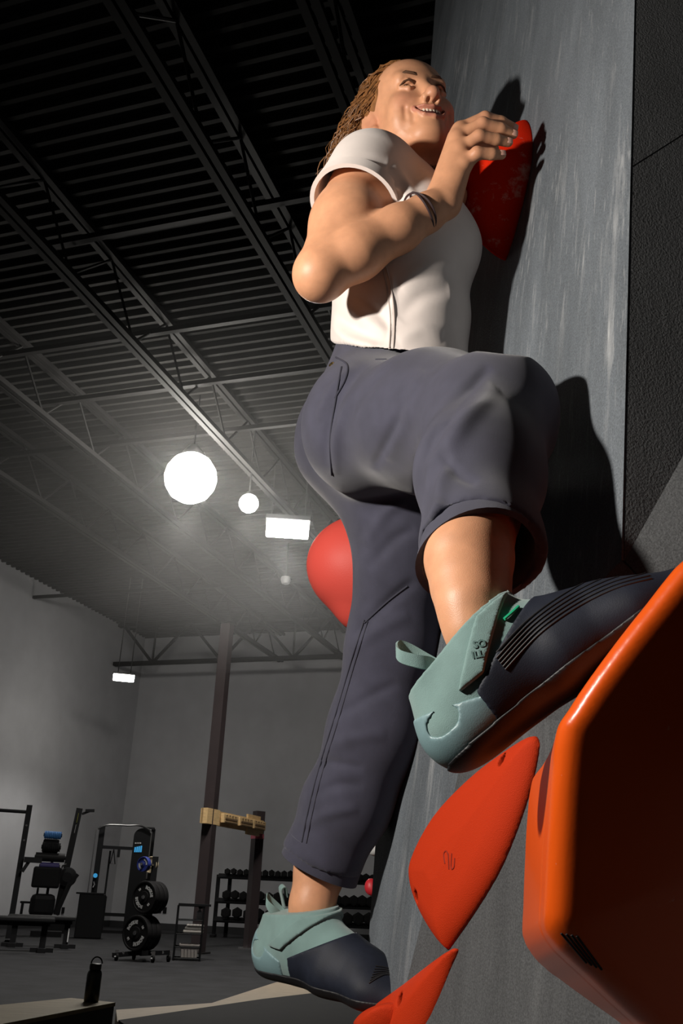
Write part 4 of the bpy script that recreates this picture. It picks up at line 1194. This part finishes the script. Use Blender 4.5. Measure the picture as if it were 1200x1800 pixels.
def bvh_child(o):
    V_ = np.empty(len(o.data.vertices)*3); o.data.vertices.foreach_get('co', V_); V_ = V_.reshape(-1, 3)+PERSON_BASE
    return BVHTree.FromPolygons(V_.tolist(), [list(p.vertices) for p in o.data.polygons])
tr_ = [c for c in shoeR.children if c.name.startswith('toe_rubber')][0]; tl_ = [c for c in shoeL.children if c.name.startswith('toe_rubber')][0]
bR, bL = bvh_child(tr_), bvh_child(tl_)
for i in range(6):
    seam('toe_rib', bR, [(868+4*i, 1152+5*i), (925+4*i, 1092+5*i), (990+4*i, 1045+5*i), (1060+4*i, 1010+5*i), (1130+3*i, 992+5*i)], 0.0009, m_blk, shoeR, 0.0004)
for i in range(7):
    seam('toe_rib', bL, [(648+2*i, 1728-5*i), (668+3*i, 1716-2*i), (684+4*i, 1712+3*i), (690+4*i, 1730+3*i)], 0.0012, m_blk, shoeL, 0.0006)
m_emb = mat('teal_embossed', (0.07, 0.14, 0.13), 0.7)
bs = bvh_child(strapR)
for txt, a, b in (('SO', 842, 1132), ('ILL', 839, 1150)):
    surf_text(bs, txt, a, b, 0.0086, 12, m_emb, shoeR, bold=0.0003)
seam('strap_tab', bvh_of(shoeR), [(886, 1088), (899, 1077), (911, 1066)], 0.0016, m_green, shoeR, 0.003)

# ================================================================== TRAINING AREA IN THE BACKGROUND
m_black = mat('black_powdercoat', (0.007, 0.007, 0.008), 0.65, spec=0.2)
m_rub = mat('plate_rubber', (0.007, 0.0065, 0.007), 0.75, spec=0.2)
m_white = mat('white_print', (0.55, 0.55, 0.55), 0.6)
m_chrome = mat('chrome', (0.75, 0.75, 0.75), 0.18, metal=1)
m_blue = mat('blue_rubber', (0.02, 0.035, 0.22), 0.5)
m_lblue = mat('blue_foam', (0.05, 0.17, 0.42), 0.6)
m_purple = mat('purple_mat', (0.05, 0.04, 0.16), 0.6)
m_cream = mat('cream_plate', (0.55, 0.45, 0.30), 0.6)
m_screen = mat('screen_print', (0.03, 0.25, 0.5), 0.4, emit=(0.05, 0.35, 0.7), estr=0.5)
m_yellow = mat('yellow_decal', (0.35, 0.36, 0.03), 0.5)
m_towel = mat('white_towel', (0.62, 0.58, 0.54), 0.9, bump=0.5, bscale=60)
m_bin = mat('white_bin', (0.55, 0.5, 0.47), 0.5)
m_pad = mat('bench_vinyl', (0.012, 0.012, 0.013), 0.55, spec=0.25)
m_wood = mat('pine_board', (0.62, 0.42, 0.20), 0.6, var=0.15, vscale=9, stretch=(1, 1, 5))
m_pinkt = mat('red_tape', (0.35, 0.07, 0.1), 0.6)

class Gear:
    def __init__(s, name, label, cat, px, py, group=None, turn=0.0, loc=None):
        s.loc = floor_pt(px, py) if loc is None else np.asarray(loc, float)
        s.hd = nrm([s.loc[0], s.loc[1], 0]); s.xa = np.array([s.hd[1], -s.hd[0], 0]); s.dist = float(s.loc@s.hd)
        s.root = thing(name, label, cat, s.loc, math.atan2(-s.hd[0], s.hd[1])+turn, group)
        s.sc = project(s.loc)[2]/FPX; s.turn = turn
    def L(s, px, py, dy=0.0):
        r = ray(px, py); k = (s.dist+dy)/float(r@s.hd); p = CAM+r*k
        return np.array([float((p-s.loc)@s.xa), dy, p[2]-s.loc[2]])
    def part(s, name, g, m, smooth=False, parent=None, label=None): return g.obj(name, m, parent or s.root, smooth, label)

# ---- power rack at the far left
q = Gear('power_rack', 'tall black squat rack post with pull-up bar at left edge', 'squat rack', 13, 1658)
top = q.L(47, 1415)[2]; u = 10*q.sc
q.part('upright', G().box((0, 0, top/2), (u, u, top)), m_black)
q.part('upright', G().box((-1.2, 0, top/2), (u, u, top)), m_black)
q.part('pull_up_bar', G().cyl((-1.2, 0, top-0.12), (0, 0, top-0.12), 0.03, n=10), m_black)
a = q.L(58, 1512); 
q.part('safety_arm', G().box((a[0]/2+0.1, -0.1, a[2]), (a[0]+0.1, 0.1, 0.09)).beam((0.05, -0.1, a[2]-0.2), (a[0]*0.7, -0.1, a[2]-0.02), 0.06), m_black)
q.part('foot', G().box((0, 0, 0.04), (u, 1.3, 0.08)), m_black)
q.part('foot', G().box((-1.2, 0, 0.04), (u, 1.3, 0.08)), m_black)
for z in (top-0.35, top-0.6): q.part('bolt', G().cyl((0.0, -u/2-0.01, z), (0, -u/2, z), 0.02, n=8), m_chrome)

# ---- roller stand with rollers
q = Gear('roller_stand', 'dark stand stacked with foam rollers beside the rack', 'storage stand', 80, 1646)
def bx(g_, x0, y0, x1, y1, dy, dep, bev=0.02):
    ym = (y0+y1)/2; a = g_.L(x0, ym, dy); b = g_.L(x1, ym, dy); a[2] = g_.L((x0+x1)/2, y1, dy)[2]; b[2] = g_.L((x0+x1)/2, y0, dy)[2]; c = (a+b)/2
    return G().box((c[0], dy, c[2]), (abs(b[0]-a[0]), dep, abs(b[2]-a[2])), bev=bev)
q.part('hopper', bx(q, 52, 1571, 96, 1612, 0, 0.5, 0.1), m_black)
q.part('bin', bx(q, 57, 1524, 106, 1561, 0, 0.45, 0.04), m_black)
q.part('back_post', bx(q, 62, 1560, 66, 1600, 0.1, 0.06), m_black)
q.part('back_post', bx(q, 86, 1470, 91, 1600, 0.22, 0.06), m_black)
q.part('base', G().box((0, 0, 0.05), (0.6, 0.5, 0.1)), m_black)
q.part('frame', bx(q, 75, 1475, 103, 1500, 0.05, 0.2, 0.03), m_black)
q.part('frame', bx(q, 35, 1586, 40, 1620, 0, 0.06), m_black); q.part('frame', bx(q, 35, 1584, 56, 1588, 0, 0.06), m_black)
def roller(x0, x1, y, rpx, m, label, ribs):
    a = q.L(x0, y, -0.1); b = q.L(x1, y, -0.1); c = (a+b)/2; R3 = rpx*q.sc
    M = Matrix.Rotation(q.root.rotation_euler.z, 3, 'Z'); loc = np.array(q.root.location)+np.array(M@Vector((c[0], c[1], c[2])))
    root = thing('foam_roller', label, 'foam roller', loc, q.root.rotation_euler.z, 'foam rollers on the stand')
    hw = (b[0]-a[0])/2; n = 18; pr = []
    for i in range(n+1):
        x = -hw+2*hw*i/n; pr.append((R3*(1-(0.14*(i % 2) if ribs else 0)), x))
    G().lathe(pr, (0, 0, 0), (1, 0, 0), 18).obj('sleeve', m, root, smooth=False)
    G().lathe([(R3*0.45, -hw-0.015), (R3*0.45, hw+0.015)], (0, 0, 0), (1, 0, 0), 12).obj('core', m_black, root)
roller(78, 108, 1468, 7, m_lblue, 'bright blue ribbed foam roller topmost on the stand', True)
roller(74, 106, 1489, 8, m_pad, 'black ribbed foam roller just under the blue one', True)
roller(62, 114, 1507, 7.5, m_pad, 'long black smooth foam roller on the stand', False)
roller(70, 104, 1522, 5.5, m_purple, 'dark purple rolled mat under the long roller', False)

# ---- leaning rowing machine
q = Gear('rowing_machine', 'tall black machine rail leaning upright with yellow sticker', 'gym machine', 96, 1640)
a, b = q.L(99, 1608), q.L(140, 1421); d_ = nrm(b-a)
q.part('rail', G().beam(a, b, 0.14, 10*q.sc, up=(0, 1, 0)), m_black)
q.part('sticker', G().beam(a+(b-a)*0.86-np.array([0, 0.075, 0]), a+(b-a)*0.95-np.array([0, 0.075, 0]), 0.006, 4*q.sc, up=(0, 1, 0)), m_yellow)
q.part('sticker', G().beam(a+(b-a)*0.76-np.array([0, 0.075, 0]), a+(b-a)*0.84-np.array([0, 0.075, 0]), 0.006, 2.5*q.sc, up=(0, 1, 0)), m_white)
c = q.L(150, 1425); e = q.L(166, 1425)
q.part('top_bracket', G().beam(c, e, 0.1, 5*q.sc).beam(q.L(144, 1431), q.L(157, 1426), 0.05), m_black)
q.part('flywheel_housing', G().lathe([(0.10, -0.14), (0.19, -0.12), (0.21, 0), (0.19, 0.12), (0.10, 0.14)], q.L(118, 1542, -0.05), (0, 1, 0), 20), m_black)
q.part('footrest', G().beam(q.L(122, 1556, -0.1), q.L(137, 1537, -0.1), 0.2, 0.07), m_black)
q.part('strut', G().beam(q.L(98, 1608, -0.15), q.L(124, 1550, -0.15), 0.08, 0.1), m_black)
q.part('base', G().box((a[0], 0, 0.1), (0.5, 0.5, 0.2)), m_black)
q.part('handle', G().tube([q.L(106, 1530, -.2), q.L(110, 1522, -.2), q.L(117, 1520, -.2)], 0.025, 8), m_chrome, True)

# ---- two flat benches
def bench(px, py, x0, x1, y0, y1, lx, label):
    q = Gear('flat_bench', label, 'bench', px, py, 'black flat gym benches')
    a = q.L(x0, (y0+y1)/2); b = q.L(x1, (y0+y1)/2); t_ = abs(q.L(px, y0)[2]-q.L(px, y1)[2])
    q.part('pad', G().box(((a[0]+b[0])/2, 0, b[2]), (b[0]-a[0], 0.32, t_), bev=0.02), m_pad)
    q.part('spine', G().box(((a[0]+b[0])/2, 0, b[2]-t_*0.8), ((b[0]-a[0])*0.9, 0.08, 0.07)), m_black)
    for x in lx:
        c = q.L(x, y1)[0]; hz = b[2]-t_/2
        q.part('leg', G().box((c, 0, hz/2), (0.09, 0.08, hz)), m_black)
        q.part('foot', G().box((c, 0, 0.03), (0.12, 0.5, 0.06)).box((c, -0.02, 0.03), (0.34, 0.08, 0.06)), m_black)
    return q
bench(78, 1674, -60, 97, 1613, 1622, (-40, 80), 'black flat bench in front, cut by the left picture edge')
qb = bench(120, 1667, 14, 134, 1611, 1619, (28, 120), 'black flat bench standing behind the cut-off bench')
qb.part('lettering', bx(qb, 119, 1632, 121, 1656, -0.06, 0.01, 0), m_white)

# ---- black box
q = Gear('plyo_box', 'tall plain black box beside the cable machine', 'box', 158, 1649)
q.part('body', bx(q, 135, 1571, 182, 1648.5, 0, 0.5, 0.015), m_black)
q.part('lid', bx(q, 134, 1569, 183, 1572, 0, 0.52, 0.005), m_black)

# ---- cable machine
q = Gear('cable_machine', 'black cable machine with chrome bar and rounded tower', 'cable machine', 218, 1641)
zt_ = q.L(172, 1452)[2]
q.part('left_column', bx(q, 163, 1452, 173, 1640, 0, 0.16, 0.01), m_black)
q.part('guide_rod', bx(q, 160.5, 1458, 162.5, 1570, -0.1, 0.03, 0), m_chrome)
a = q.L(228, 1530); b = q.L(259, 1530); b[2] = q.L(246, 1456)[2]; w2 = (b[0]-a[0])/2; cx = (a[0]+b[0])/2
pts = [(-w2, 0.0), (w2, 0.0)]+[(w2*math.cos(t), b[2]-w2*0.9+w2*0.9*math.sin(t)) for t in np.linspace(0, math.pi, 16)]
V = [(cx+p[0], -0.13, p[1]) for p in pts]+[(cx+p[0], 0.13, p[1]) for p in pts]; n = len(pts)
q.part('tower', G().add(V, [list(range(n)), list(range(n, 2*n))[::-1]]+[[i, i+n, (i+1) % n+n, (i+1) % n] for i in range(n)]), m_black)
q.part('right_column', bx(q, 258, 1457, 265, 1610, 0.05, 0.12, 0.01), m_black)
q.part('guide_rod', bx(q, 261, 1462, 263, 1545, -0.14, 0.03, 0), m_chrome)
q.part('top_bracket', bx(q, 252, 1454, 272, 1460, 0.0, 0.1), m_black)
ch = [(172, 1457), (187, 1450.5), (206, 1450), (225, 1451), (246, 1451), (262, 1459), (266, 1459)]
q.part('grip_bar', G().tube(catmull([q.L(x, y, -0.18) for x, y in ch], 4), 0.022, 8), m_chrome, True)
q.part('cross_beam', bx(q, 178, 1487.5, 233, 1493, 0.0, 0.08, 0), m_black)
q.part('lower_beam', bx(q, 178, 1605, 233, 1611, 0.0, 0.1, 0), m_black)
q.part('mid_post', bx(q, 183, 1495, 186.5, 1640, 0.2, 0.06, 0), m_black)
q.part('pull_handle', G().tube([q.L(200, 1493, -.08), q.L(193.5, 1518, -.08), q.L(202, 1519, -.08), q.L(200, 1493, -.08)], 0.014, 6), m_black)
q.part('strap', bx(q, 206, 1492, 211, 1507, -0.1, 0.03, 0), m_black)
for i, x in enumerate((236, 239.5, 243, 246.5)): q.part('screen_bar', bx(q, x, 1497-8-i*0.8, x+2.8, 1498, -0.14, 0.01, 0), m_screen)
for x in (237, 241, 245): q.part('print_mark', bx(q, x, 1481, x+3, 1483, -0.14, 0.01, 0), m_white)
q.part('knob', G().lathe([(0.05, -.03), (0.05, .03)], q.L(167.5, 1539, -.15), (0, 1, 0), 10), m_screen)
q.part('hook', G().tube([q.L(165, 1549, -.15), q.L(166.5, 1555, -.15), q.L(163.5, 1560, -.15)], 0.018, 6), m_chrome, True)
q.part('weight_stack', bx(q, 168, 1575, 184, 1640, 0.05, 0.3, 0.01), m_black)
q.part('foot', G().box((0.0, 0.0, 0.03), (w2*6.0, 0.2, 0.06)), m_black)

# ---- plate tree
q = Gear('plate_tree', 'wheeled plate stand loaded with bumper plates', 'plate stand', 252, 1689)
sc = q.sc
hub = q.L(262, 1610); top = q.L(264, 1505)
q.part('mast', G().beam((hub[0], 0.1, 0.12), (hub[0], 0.1, top[2]), 0.09), m_black)
for x0, y0, x1, y1 in ((198, 1679, 252, 1674), (246, 1676, 297, 1674)):
    q.part('base_bar', G().beam(q.L(x0, y0, -0.2), q.L(x1, y1, -0.1), 0.09, 0.06), m_black)
q.part('base_bar', G().beam((hub[0], -0.35, 0.12), (hub[0], 0.45, 0.12), 0.09, 0.06), m_black)
for x, y, dy in ((204, 1686, -0.2), (235, 1683, 0.2), (268, 1690, -0.35), (296, 1684, -0.05)):
    c = q.L(x, y, dy); c[2] = 0.055
    w_ = q.part('caster', G().lathe([(0.03, -.02), (0.055, -.015), (0.055, .015), (0.03, .02)], c, (1, 0.3, 0), 14), m_rub, True)
    q.part('fork', G().box((0, 0, 0.06), (0.05, 0.05, 0.06)).cyl((-0.03, -0.03, 0.0), (0.03, -0.03, 0), 0.014, n=6), m_chrome, parent=w_).location = Vector(c)
for x, y in ((217, 1675.5), (266, 1674.5), (286, 1674.5)): q.part('bolt', G().lathe([(0.018, -.01), (0.01, 0.0)], q.L(x, y, -0.26), (0, -1, 0), 8), m_chrome)
AX = nrm([-0.62, -0.78, 0.0])
SX = nrm(np.cross([0, 0, 1.0], AX)); SX = SX if SX[0] > 0 else -SX
def ring_text(word, rad, a0, step, size):
    g = G()
    for i, ch_ in enumerate(word):
        V, F = text_geo(ch_, size, 0.004, 0.002)
        a = a0-i*step; dr = np.array([math.cos(a), math.sin(a)]); tg = np.array([math.sin(a), -math.cos(a)])
        g.add([(v[0]*tg[0]+(rad+v[1])*dr[0], v[0]*tg[1]+(rad+v[1])*dr[1], v[2]) for v in V], F)
    return g
def plate(c, R, th, m, label, word=None, rot=0.0, group='bumper plates on the wheeled stand', name='bumper_plate', ring=None):
    M3 = Matrix.Rotation(q.root.rotation_euler.z, 3, 'Z'); loc = np.array(q.root.location)+np.array(M3@Vector(c))
    root = thing(name, label, 'weight plate', loc, q.root.rotation_euler.z, group)
    ax = AX
    G().lathe([(R*0.12, th/2-0.004), (R*0.34, th/2-0.004), (R*0.36, th/2-0.012), (R*0.86, th/2-0.012), (R*0.88, th/2), (R*0.97, th/2), (R, th/2-0.012), (R, -th/2+0.012), (R*0.97, -th/2), (R*0.12, -th/2)],
              (0, 0, 0), ax, 36).obj('disc', m, root, smooth=True)
    G().lathe([(R*0.12, -0.01), (R*0.12, 0.01)], ax*(th/2), ax, 14).obj('hub_ring', m_chrome if word else m, root)
    if word:
        g = G()
        for k_ in range(2):
            t_ = ring_text('ROGUE', R*0.60, rot+k_*math.pi, 0.30, R*0.26); g.add(t_.v, t_.f)
        Vt = [ax*(th/2-0.010+v[2])+SX*v[0]+np.array([0, 0, 1.0])*v[1] for v in g.v]
        G().add(Vt, g.f).obj('lettering', m_white, root)
        g = G()
        for k_ in range(2):
            a = rot+k_*math.pi-0.6-math.pi/2+0.0; cpt = R*0.60*np.array([math.cos(a), math.sin(a)])
            V, F = text_geo('LB', R*0.16, 0.003, 0.002); tg = (math.sin(a), -math.cos(a)); dr = (math.cos(a), math.sin(a))
            g.add([(cpt[0]+v[0]*tg[0]+v[1]*dr[0], cpt[1]+v[0]*tg[1]+v[1]*dr[1], v[2]) for v in V], F)
        G().add([ax*(th/2-0.010+v[2])+SX*v[0]+np.array([0, 0, 1.0])*v[1] for v in g.v], g.f).obj('weight_mark', m_white, root)
    if ring:
        t_ = G()
        for k_ in range(2):
            z_ = ring_text('ROGUE', R*0.62, rot+k_*math.pi, 0.30, R*0.24); t_.add(z_.v, z_.f)
        G().add([ax*(th/2-0.010+v[2])+SX*v[0]+np.array([0, 0, 1.0])*v[1] for v in t_.v], t_.f).obj('lettering', m_white, root)
for (px, py, R, nm, rot) in ((241, 1640, 29, 'lower', 2.75), (256, 1577, 27, 'upper', 1.35)):
    c0 = q.L(px, py, -0.22); R_m = R*sc
    for k_ in range(3):
        c = c0-AX*(0.105*k_)
        lab = {0: 'front bumper plate with white lettering on the %s peg' % nm, 1: 'plain black bumper plate behind the lettered one, %s peg' % nm, 2: 'rearmost black bumper plate on the %s peg' % nm}[k_]
        plate(c, R_m, 0.095, m_rub, lab, 'x' if k_ == 0 else None, rot)
    q.part('peg', G().cyl(c0+AX*0.06, np.array([hub[0], 0.1, c0[2]]), 0.025, n=12), m_chrome)
cb = q.L(253, 1519, -0.15)
plate(cb, 13*sc, 0.07, m_blue, 'small blue weight plate on the top peg', None, 1.2, name='small_plate', ring=True)
plate(q.L(266, 1520, 0.14), 14.5*sc, 0.05, m_cream, 'small cream weight plate beside the blue plate', None, 0, name='small_plate')
q.part('peg', G().cyl(cb+AX*0.06, np.array([hub[0], 0.1, cb[2]]), 0.02, n=12).cyl(np.array([hub[0], 0.1, cb[2]]), q.L(266, 1520, 0.16), 0.02, n=12), m_chrome)

# ---- wire cart
q = Gear('wire_cart', 'slim black wire cart with shelves beside the column', 'cart', 331, 1688)
x0, x1 = q.L(304, 1690)[0], q.L(350, 1690)[0]; z1 = q.L(331, 1592)[2]; dp = 0.38
for x in (x0, x1):
    for y in (-0.19, 0.19): q.part('post', G().cyl((x, y, 0), (x, y, z1), 0.014, n=8), m_black)
for py in (1592, 1617, 1641, 1664, 1684):
    z = q.L(331, py)[2]; g = G()
    for y in (-0.19, 0.19): g.cyl((x0, y, z), (x1, y, z), 0.01, n=6)
    for x in (x0, x1): g.cyl((x, -0.19, z), (x, 0.19, z), 0.01, n=6)
    for i in range(1, 8): g.cyl((x0+(x1-x0)*i/8, -0.19, z), (x0+(x1-x0)*i/8, 0.19, z), 0.005, n=5)
    q.part('shelf', g, m_black)
q.part('top_tray', G().box(((x0+x1)/2+0.05, 0, z1+0.015), (x1-x0+0.1, 0.42, 0.03)), m_black)
def at_q(x, y, z):
    M3 = Matrix.Rotation(q.root.rotation_euler.z, 3, 'Z'); return np.array(q.root.location)+np.array(M3@Vector((x, y, z)))
zt2 = q.L(331, 1641)[2]+0.012
for i in range(3):
    o = G().box((0, 0, 0), (0.30-0.02*i, 0.26, 0.04), bev=0.016).obj('folded_towel', m_towel, None, smooth=True)
    o.location = at_q(0.03+0.012*i, -0.02, zt2+0.02+0.041*i); o.rotation_euler = (0, 0, q.root.rotation_euler.z)
    setp(o, ['folded white towel at the bottom of the cart pile', 'folded white towel in the middle of the cart pile', 'folded white towel on top of the cart pile'][i], 'towel', 'towels on the wire cart')
za = q.L(331, 1684)[2]+0.012; hb = q.L(331, 1659)[2]-za
root = thing('bin', 'white plastic bin on the lowest shelf of the cart', 'bin', at_q(0.0, -0.03, za), q.root.rotation_euler.z)
V = []
for z, wd, dd in ((0, 0.115, 0.09), (hb, 0.14, 0.11), (hb, 0.13, 0.10), (0.01, 0.105, 0.08)):
    V += [(-wd, -dd, z), (wd, -dd, z), (wd, dd, z), (-wd, dd, z)]
F = [[0, 1, 2, 3]]+[[4*k_+i, 4*k_+(i+1) % 4, 4*k_+4+(i+1) % 4, 4*k_+4+i] for k_ in range(3) for i in range(4)]+[[12, 13, 14, 15]]
G().add(V, F).obj('tub', m_bin, root)
V = []
for z, k_ in ((hb-0.02, 0.0), (hb-0.02, 0.012), (hb+0.003, 0.012), (hb+0.003, 0.0)):
    V += [(-0.14-k_, -0.11-k_, z), (0.14+k_, -0.11-k_, z), (0.14+k_, 0.11+k_, z), (-0.14-k_, 0.11+k_, z)]
G().add(V, [[4*a_+i, 4*a_+(i+1) % 4, 4*((a_+1) % 4)+(i+1) % 4, 4*((a_+1) % 4)+i] for a_ in range(4) for i in range(4)]).obj('rim', m_bin, root)
zc = q.L(331, 1617)[2]+0.012
root = thing('spray_bottle', 'small clear bottle on the upper shelf of the cart', 'bottle', at_q(0.10, 0, zc), 0)
G().lathe([(0.04, 0), (0.042, 0.01), (0.042, 0.10), (0.015, 0.13), (0.015, 0.15)]).obj('body', mat('clear_plastic', (.4, .4, .42), .1), root, smooth=True)
G().box((0.01, 0, 0.165), (0.06, 0.03, 0.03)).obj('trigger', m_black, root)

# ---- steel column, hangboard and its post
cb_ = floor_pt(347, 1676)
q = Gear('steel_column', 'tall dark steel column rising to the truss at centre left', 'column', 347, 1676)
hC = q.L(386, 1096)[2]
rot = -q.root.rotation_euler.z+math.atan2(-A1[0], A1[1])
wc = 20*q.sc
R_ = np.array(Matrix.Rotation(rot, 3, 'Z'))
q.part('shaft', G().box((0, 0, hC/2), (wc, wc, hC), R_), m_column)
q.part('base_plate', G().box((0, 0, 0.012), (wc*1.7, wc*1.7, 0.024), R_), m_steel)
q.part('cap_plate', G().box((0, 0, hC+0.01), (wc*1.4, wc*1.4, 0.02), R_), m_steel)
COLQ = q
q = Gear('hangboard_post', 'shorter dark square post carrying the hangboard\'s right end', 'post', 438, 1668)
hp_ = q.L(452, 1426)[2]
q.part('shaft', G().box((0, 0, hp_/2), (17*q.sc, 17*q.sc, hp_), np.array(Matrix.Rotation(0.5, 3, 'Z'))), m_column)
q.part('base_plate', G().box((0, -0.02, 0.012), (66*q.sc*0.6, 0.35, 0.024)), m_chrome)
tz = q.L(441, 1470)[2]
q.part('tape', G().box((0, 0, tz), (18*q.sc, 18*q.sc, 0.09), np.array(Matrix.Rotation(0.5, 3, 'Z'))), m_pinkt)
POSTQ = q
# the board spans from column to post, running slightly away
def wq(Q_, l): return Q_.loc+Q_.xa*l[0]+Q_.hd*l[1]+np.array([0, 0, l[2]])
pA = wq(COLQ, COLQ.L(354, 1437, -0.24)); pB = wq(POSTQ, POSTQ.L(461, 1451, -0.20))
hb0 = (pA+pB)/2; dirx = nrm((pB-pA)*np.array([1, 1, 0])); LBd = np.linalg.norm((pB-pA)[:2])
root = thing('hangboard', 'pale wooden hangboard with finger slots between column and post', 'hangboard', hb0, math.atan2(dirx[1], dirx[0]))
s_ = LBd/108; vz = (POSTQ.L(441, 1440)[2]-POSTQ.L(441, 1460)[2])/20
G().box((0, 0, 0), (LBd, 0.05, 23*vz)).obj('backing_board', m_wood, root)
G().box((-LBd/2+10*s_, -0.05, 0), (20*s_, 0.12, 24*vz)).obj('spacer_block', m_wood, root)
G().box((LBd/2-21*s_, -0.03, 0), (24*s_, 0.04, 34*vz)).obj('backing_board', m_wood, root)
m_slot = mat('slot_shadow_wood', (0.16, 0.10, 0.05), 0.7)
for k_, (x0, x1) in enumerate(((26, 52), (54, 80), (80, 104))):
    cx = (x0+x1)/2-54
    b_ = G().box((cx*s_, -0.085, 1*vz), ((x1-x0)*s_*0.97, 0.07, 15*vz), bev=0.01).obj('grip_block', m_wood, root)
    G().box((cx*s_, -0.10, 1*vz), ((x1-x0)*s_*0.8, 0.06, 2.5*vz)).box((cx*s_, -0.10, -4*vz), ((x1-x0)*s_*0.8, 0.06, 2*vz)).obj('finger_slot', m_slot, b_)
    g = G()
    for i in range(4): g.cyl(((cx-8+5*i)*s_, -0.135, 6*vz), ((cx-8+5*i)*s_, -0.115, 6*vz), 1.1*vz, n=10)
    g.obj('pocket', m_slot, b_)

# ---- dumbbell rack
q = Gear('dumbbell_rack', 'long black three-tier dumbbell rack along the back wall', 'dumbbell rack', 510, 1653)
xl, xr = q.L(374, 1650)[0], q.L(668, 1650)[0]
tiers = [q.L(510, y)[2] for y in (1543, 1586, 1619)]
for x in (xl, xl+0.28, (xl+xr)/2, xr-0.1): q.part('upright', G().box((x, 0.12, tiers[0]/2), (0.09, 0.09, tiers[0])), m_black)
for i, z in enumerate(tiers):
    q.part('shelf', G().box(((xl+xr)/2, -0.02-0.08*i, z-0.03), (xr-xl, 0.34, 0.04), np.array(Matrix.Rotation(0.25, 3, 'X'))), m_black)
q.part('foot', G().box((xl, 0, 0.03), (0.1, 0.8, 0.06)), m_black); q.part('foot', G().box((xr-0.1, 0, 0.03), (0.1, 0.8, 0.06)), m_black)
hexme = G()
for sy in (-1, 1): hexme.lathe([(0.055, -0.05), (0.078, -0.04), (0.078, 0.04), (0.055, 0.05)], (0, sy*0.105, 0), (0, 1, 0), 6)
hm_ = hexme.obj('head', m_rub); hd_me = hm_.data; bpy.data.objects.remove(hm_)
hm_ = G().cyl((0, -0.09, 0), (0, 0.09, 0), 0.017, n=8).obj('grip', m_chrome); gr_me = hm_.data; bpy.data.objects.remove(hm_)
M3 = Matrix.Rotation(q.root.rotation_euler.z, 3, 'Z')
for i, z in enumerate(tiers):
    nD = (24, 18, 14)[i]
    for k_ in range(nD):
        x = xl+0.14+(xr-xl-0.3)*(k_+0.5)/nD
        loc = Vector(q.loc)+M3@Vector((x, -0.03-0.08*i, z+(0.075, 0.10, 0.12)[i]+0.01*math.sin(k_*2.1)))
        r_ = thing('dumbbell', ('black hex dumbbell in the top row of the rack', 'black hex dumbbell in the middle row of the rack', 'black hex dumbbell in the bottom row of the rack')[i],
                   'dumbbell', loc, q.root.rotation_euler.z, ('top row dumbbells', 'middle row dumbbells', 'bottom row dumbbells')[i])
        for nm, me in (('heads', hd_me), ('grip', gr_me)):
            o = bpy.data.objects.new(nm, me); COL.objects.link(o); o.parent = r_
            f_ = (0.95, 1.35, 1.6)[i]+0.25*(k_/nD); o.scale = (f_, 1, f_)

# ---- wall outlets
def outlet(px, py, wall, label):
    r = ray(px, py)
    if wall == 'left': k_ = (T_LEFT+0.001)/float(r@B1); n = B1
    else: k_ = (S_BACK-0.001)/float(r@A1); n = -A1
    p = CAM+r*k_; root = thing('wall_outlet', label, 'outlet', p, math.atan2(n[1], n[0])+math.pi/2)
    d = project(p)[2]/FPX
    G().box((0, -0.02, 0), (0.10, 0.03, 10*d), bev=0.005).obj('plate', m_black, root)
    G().box((0, -0.037, 0.03), (0.035, 0.005, 0.03)).box((0, -0.037, -0.03), (0.035, 0.005, 0.03)).obj('socket', m_rub, root)
outlet(102, 1600, 'left', 'black wall outlet left of its twin, behind the benches')
outlet(109.5, 1600, 'left', 'black wall outlet right of its twin, behind the benches')
outlet(281, 1599, 'back', 'black wall outlet half hidden by the upper plates')
outlet(290, 1600, 'back', 'black wall outlet right of the upper plates')
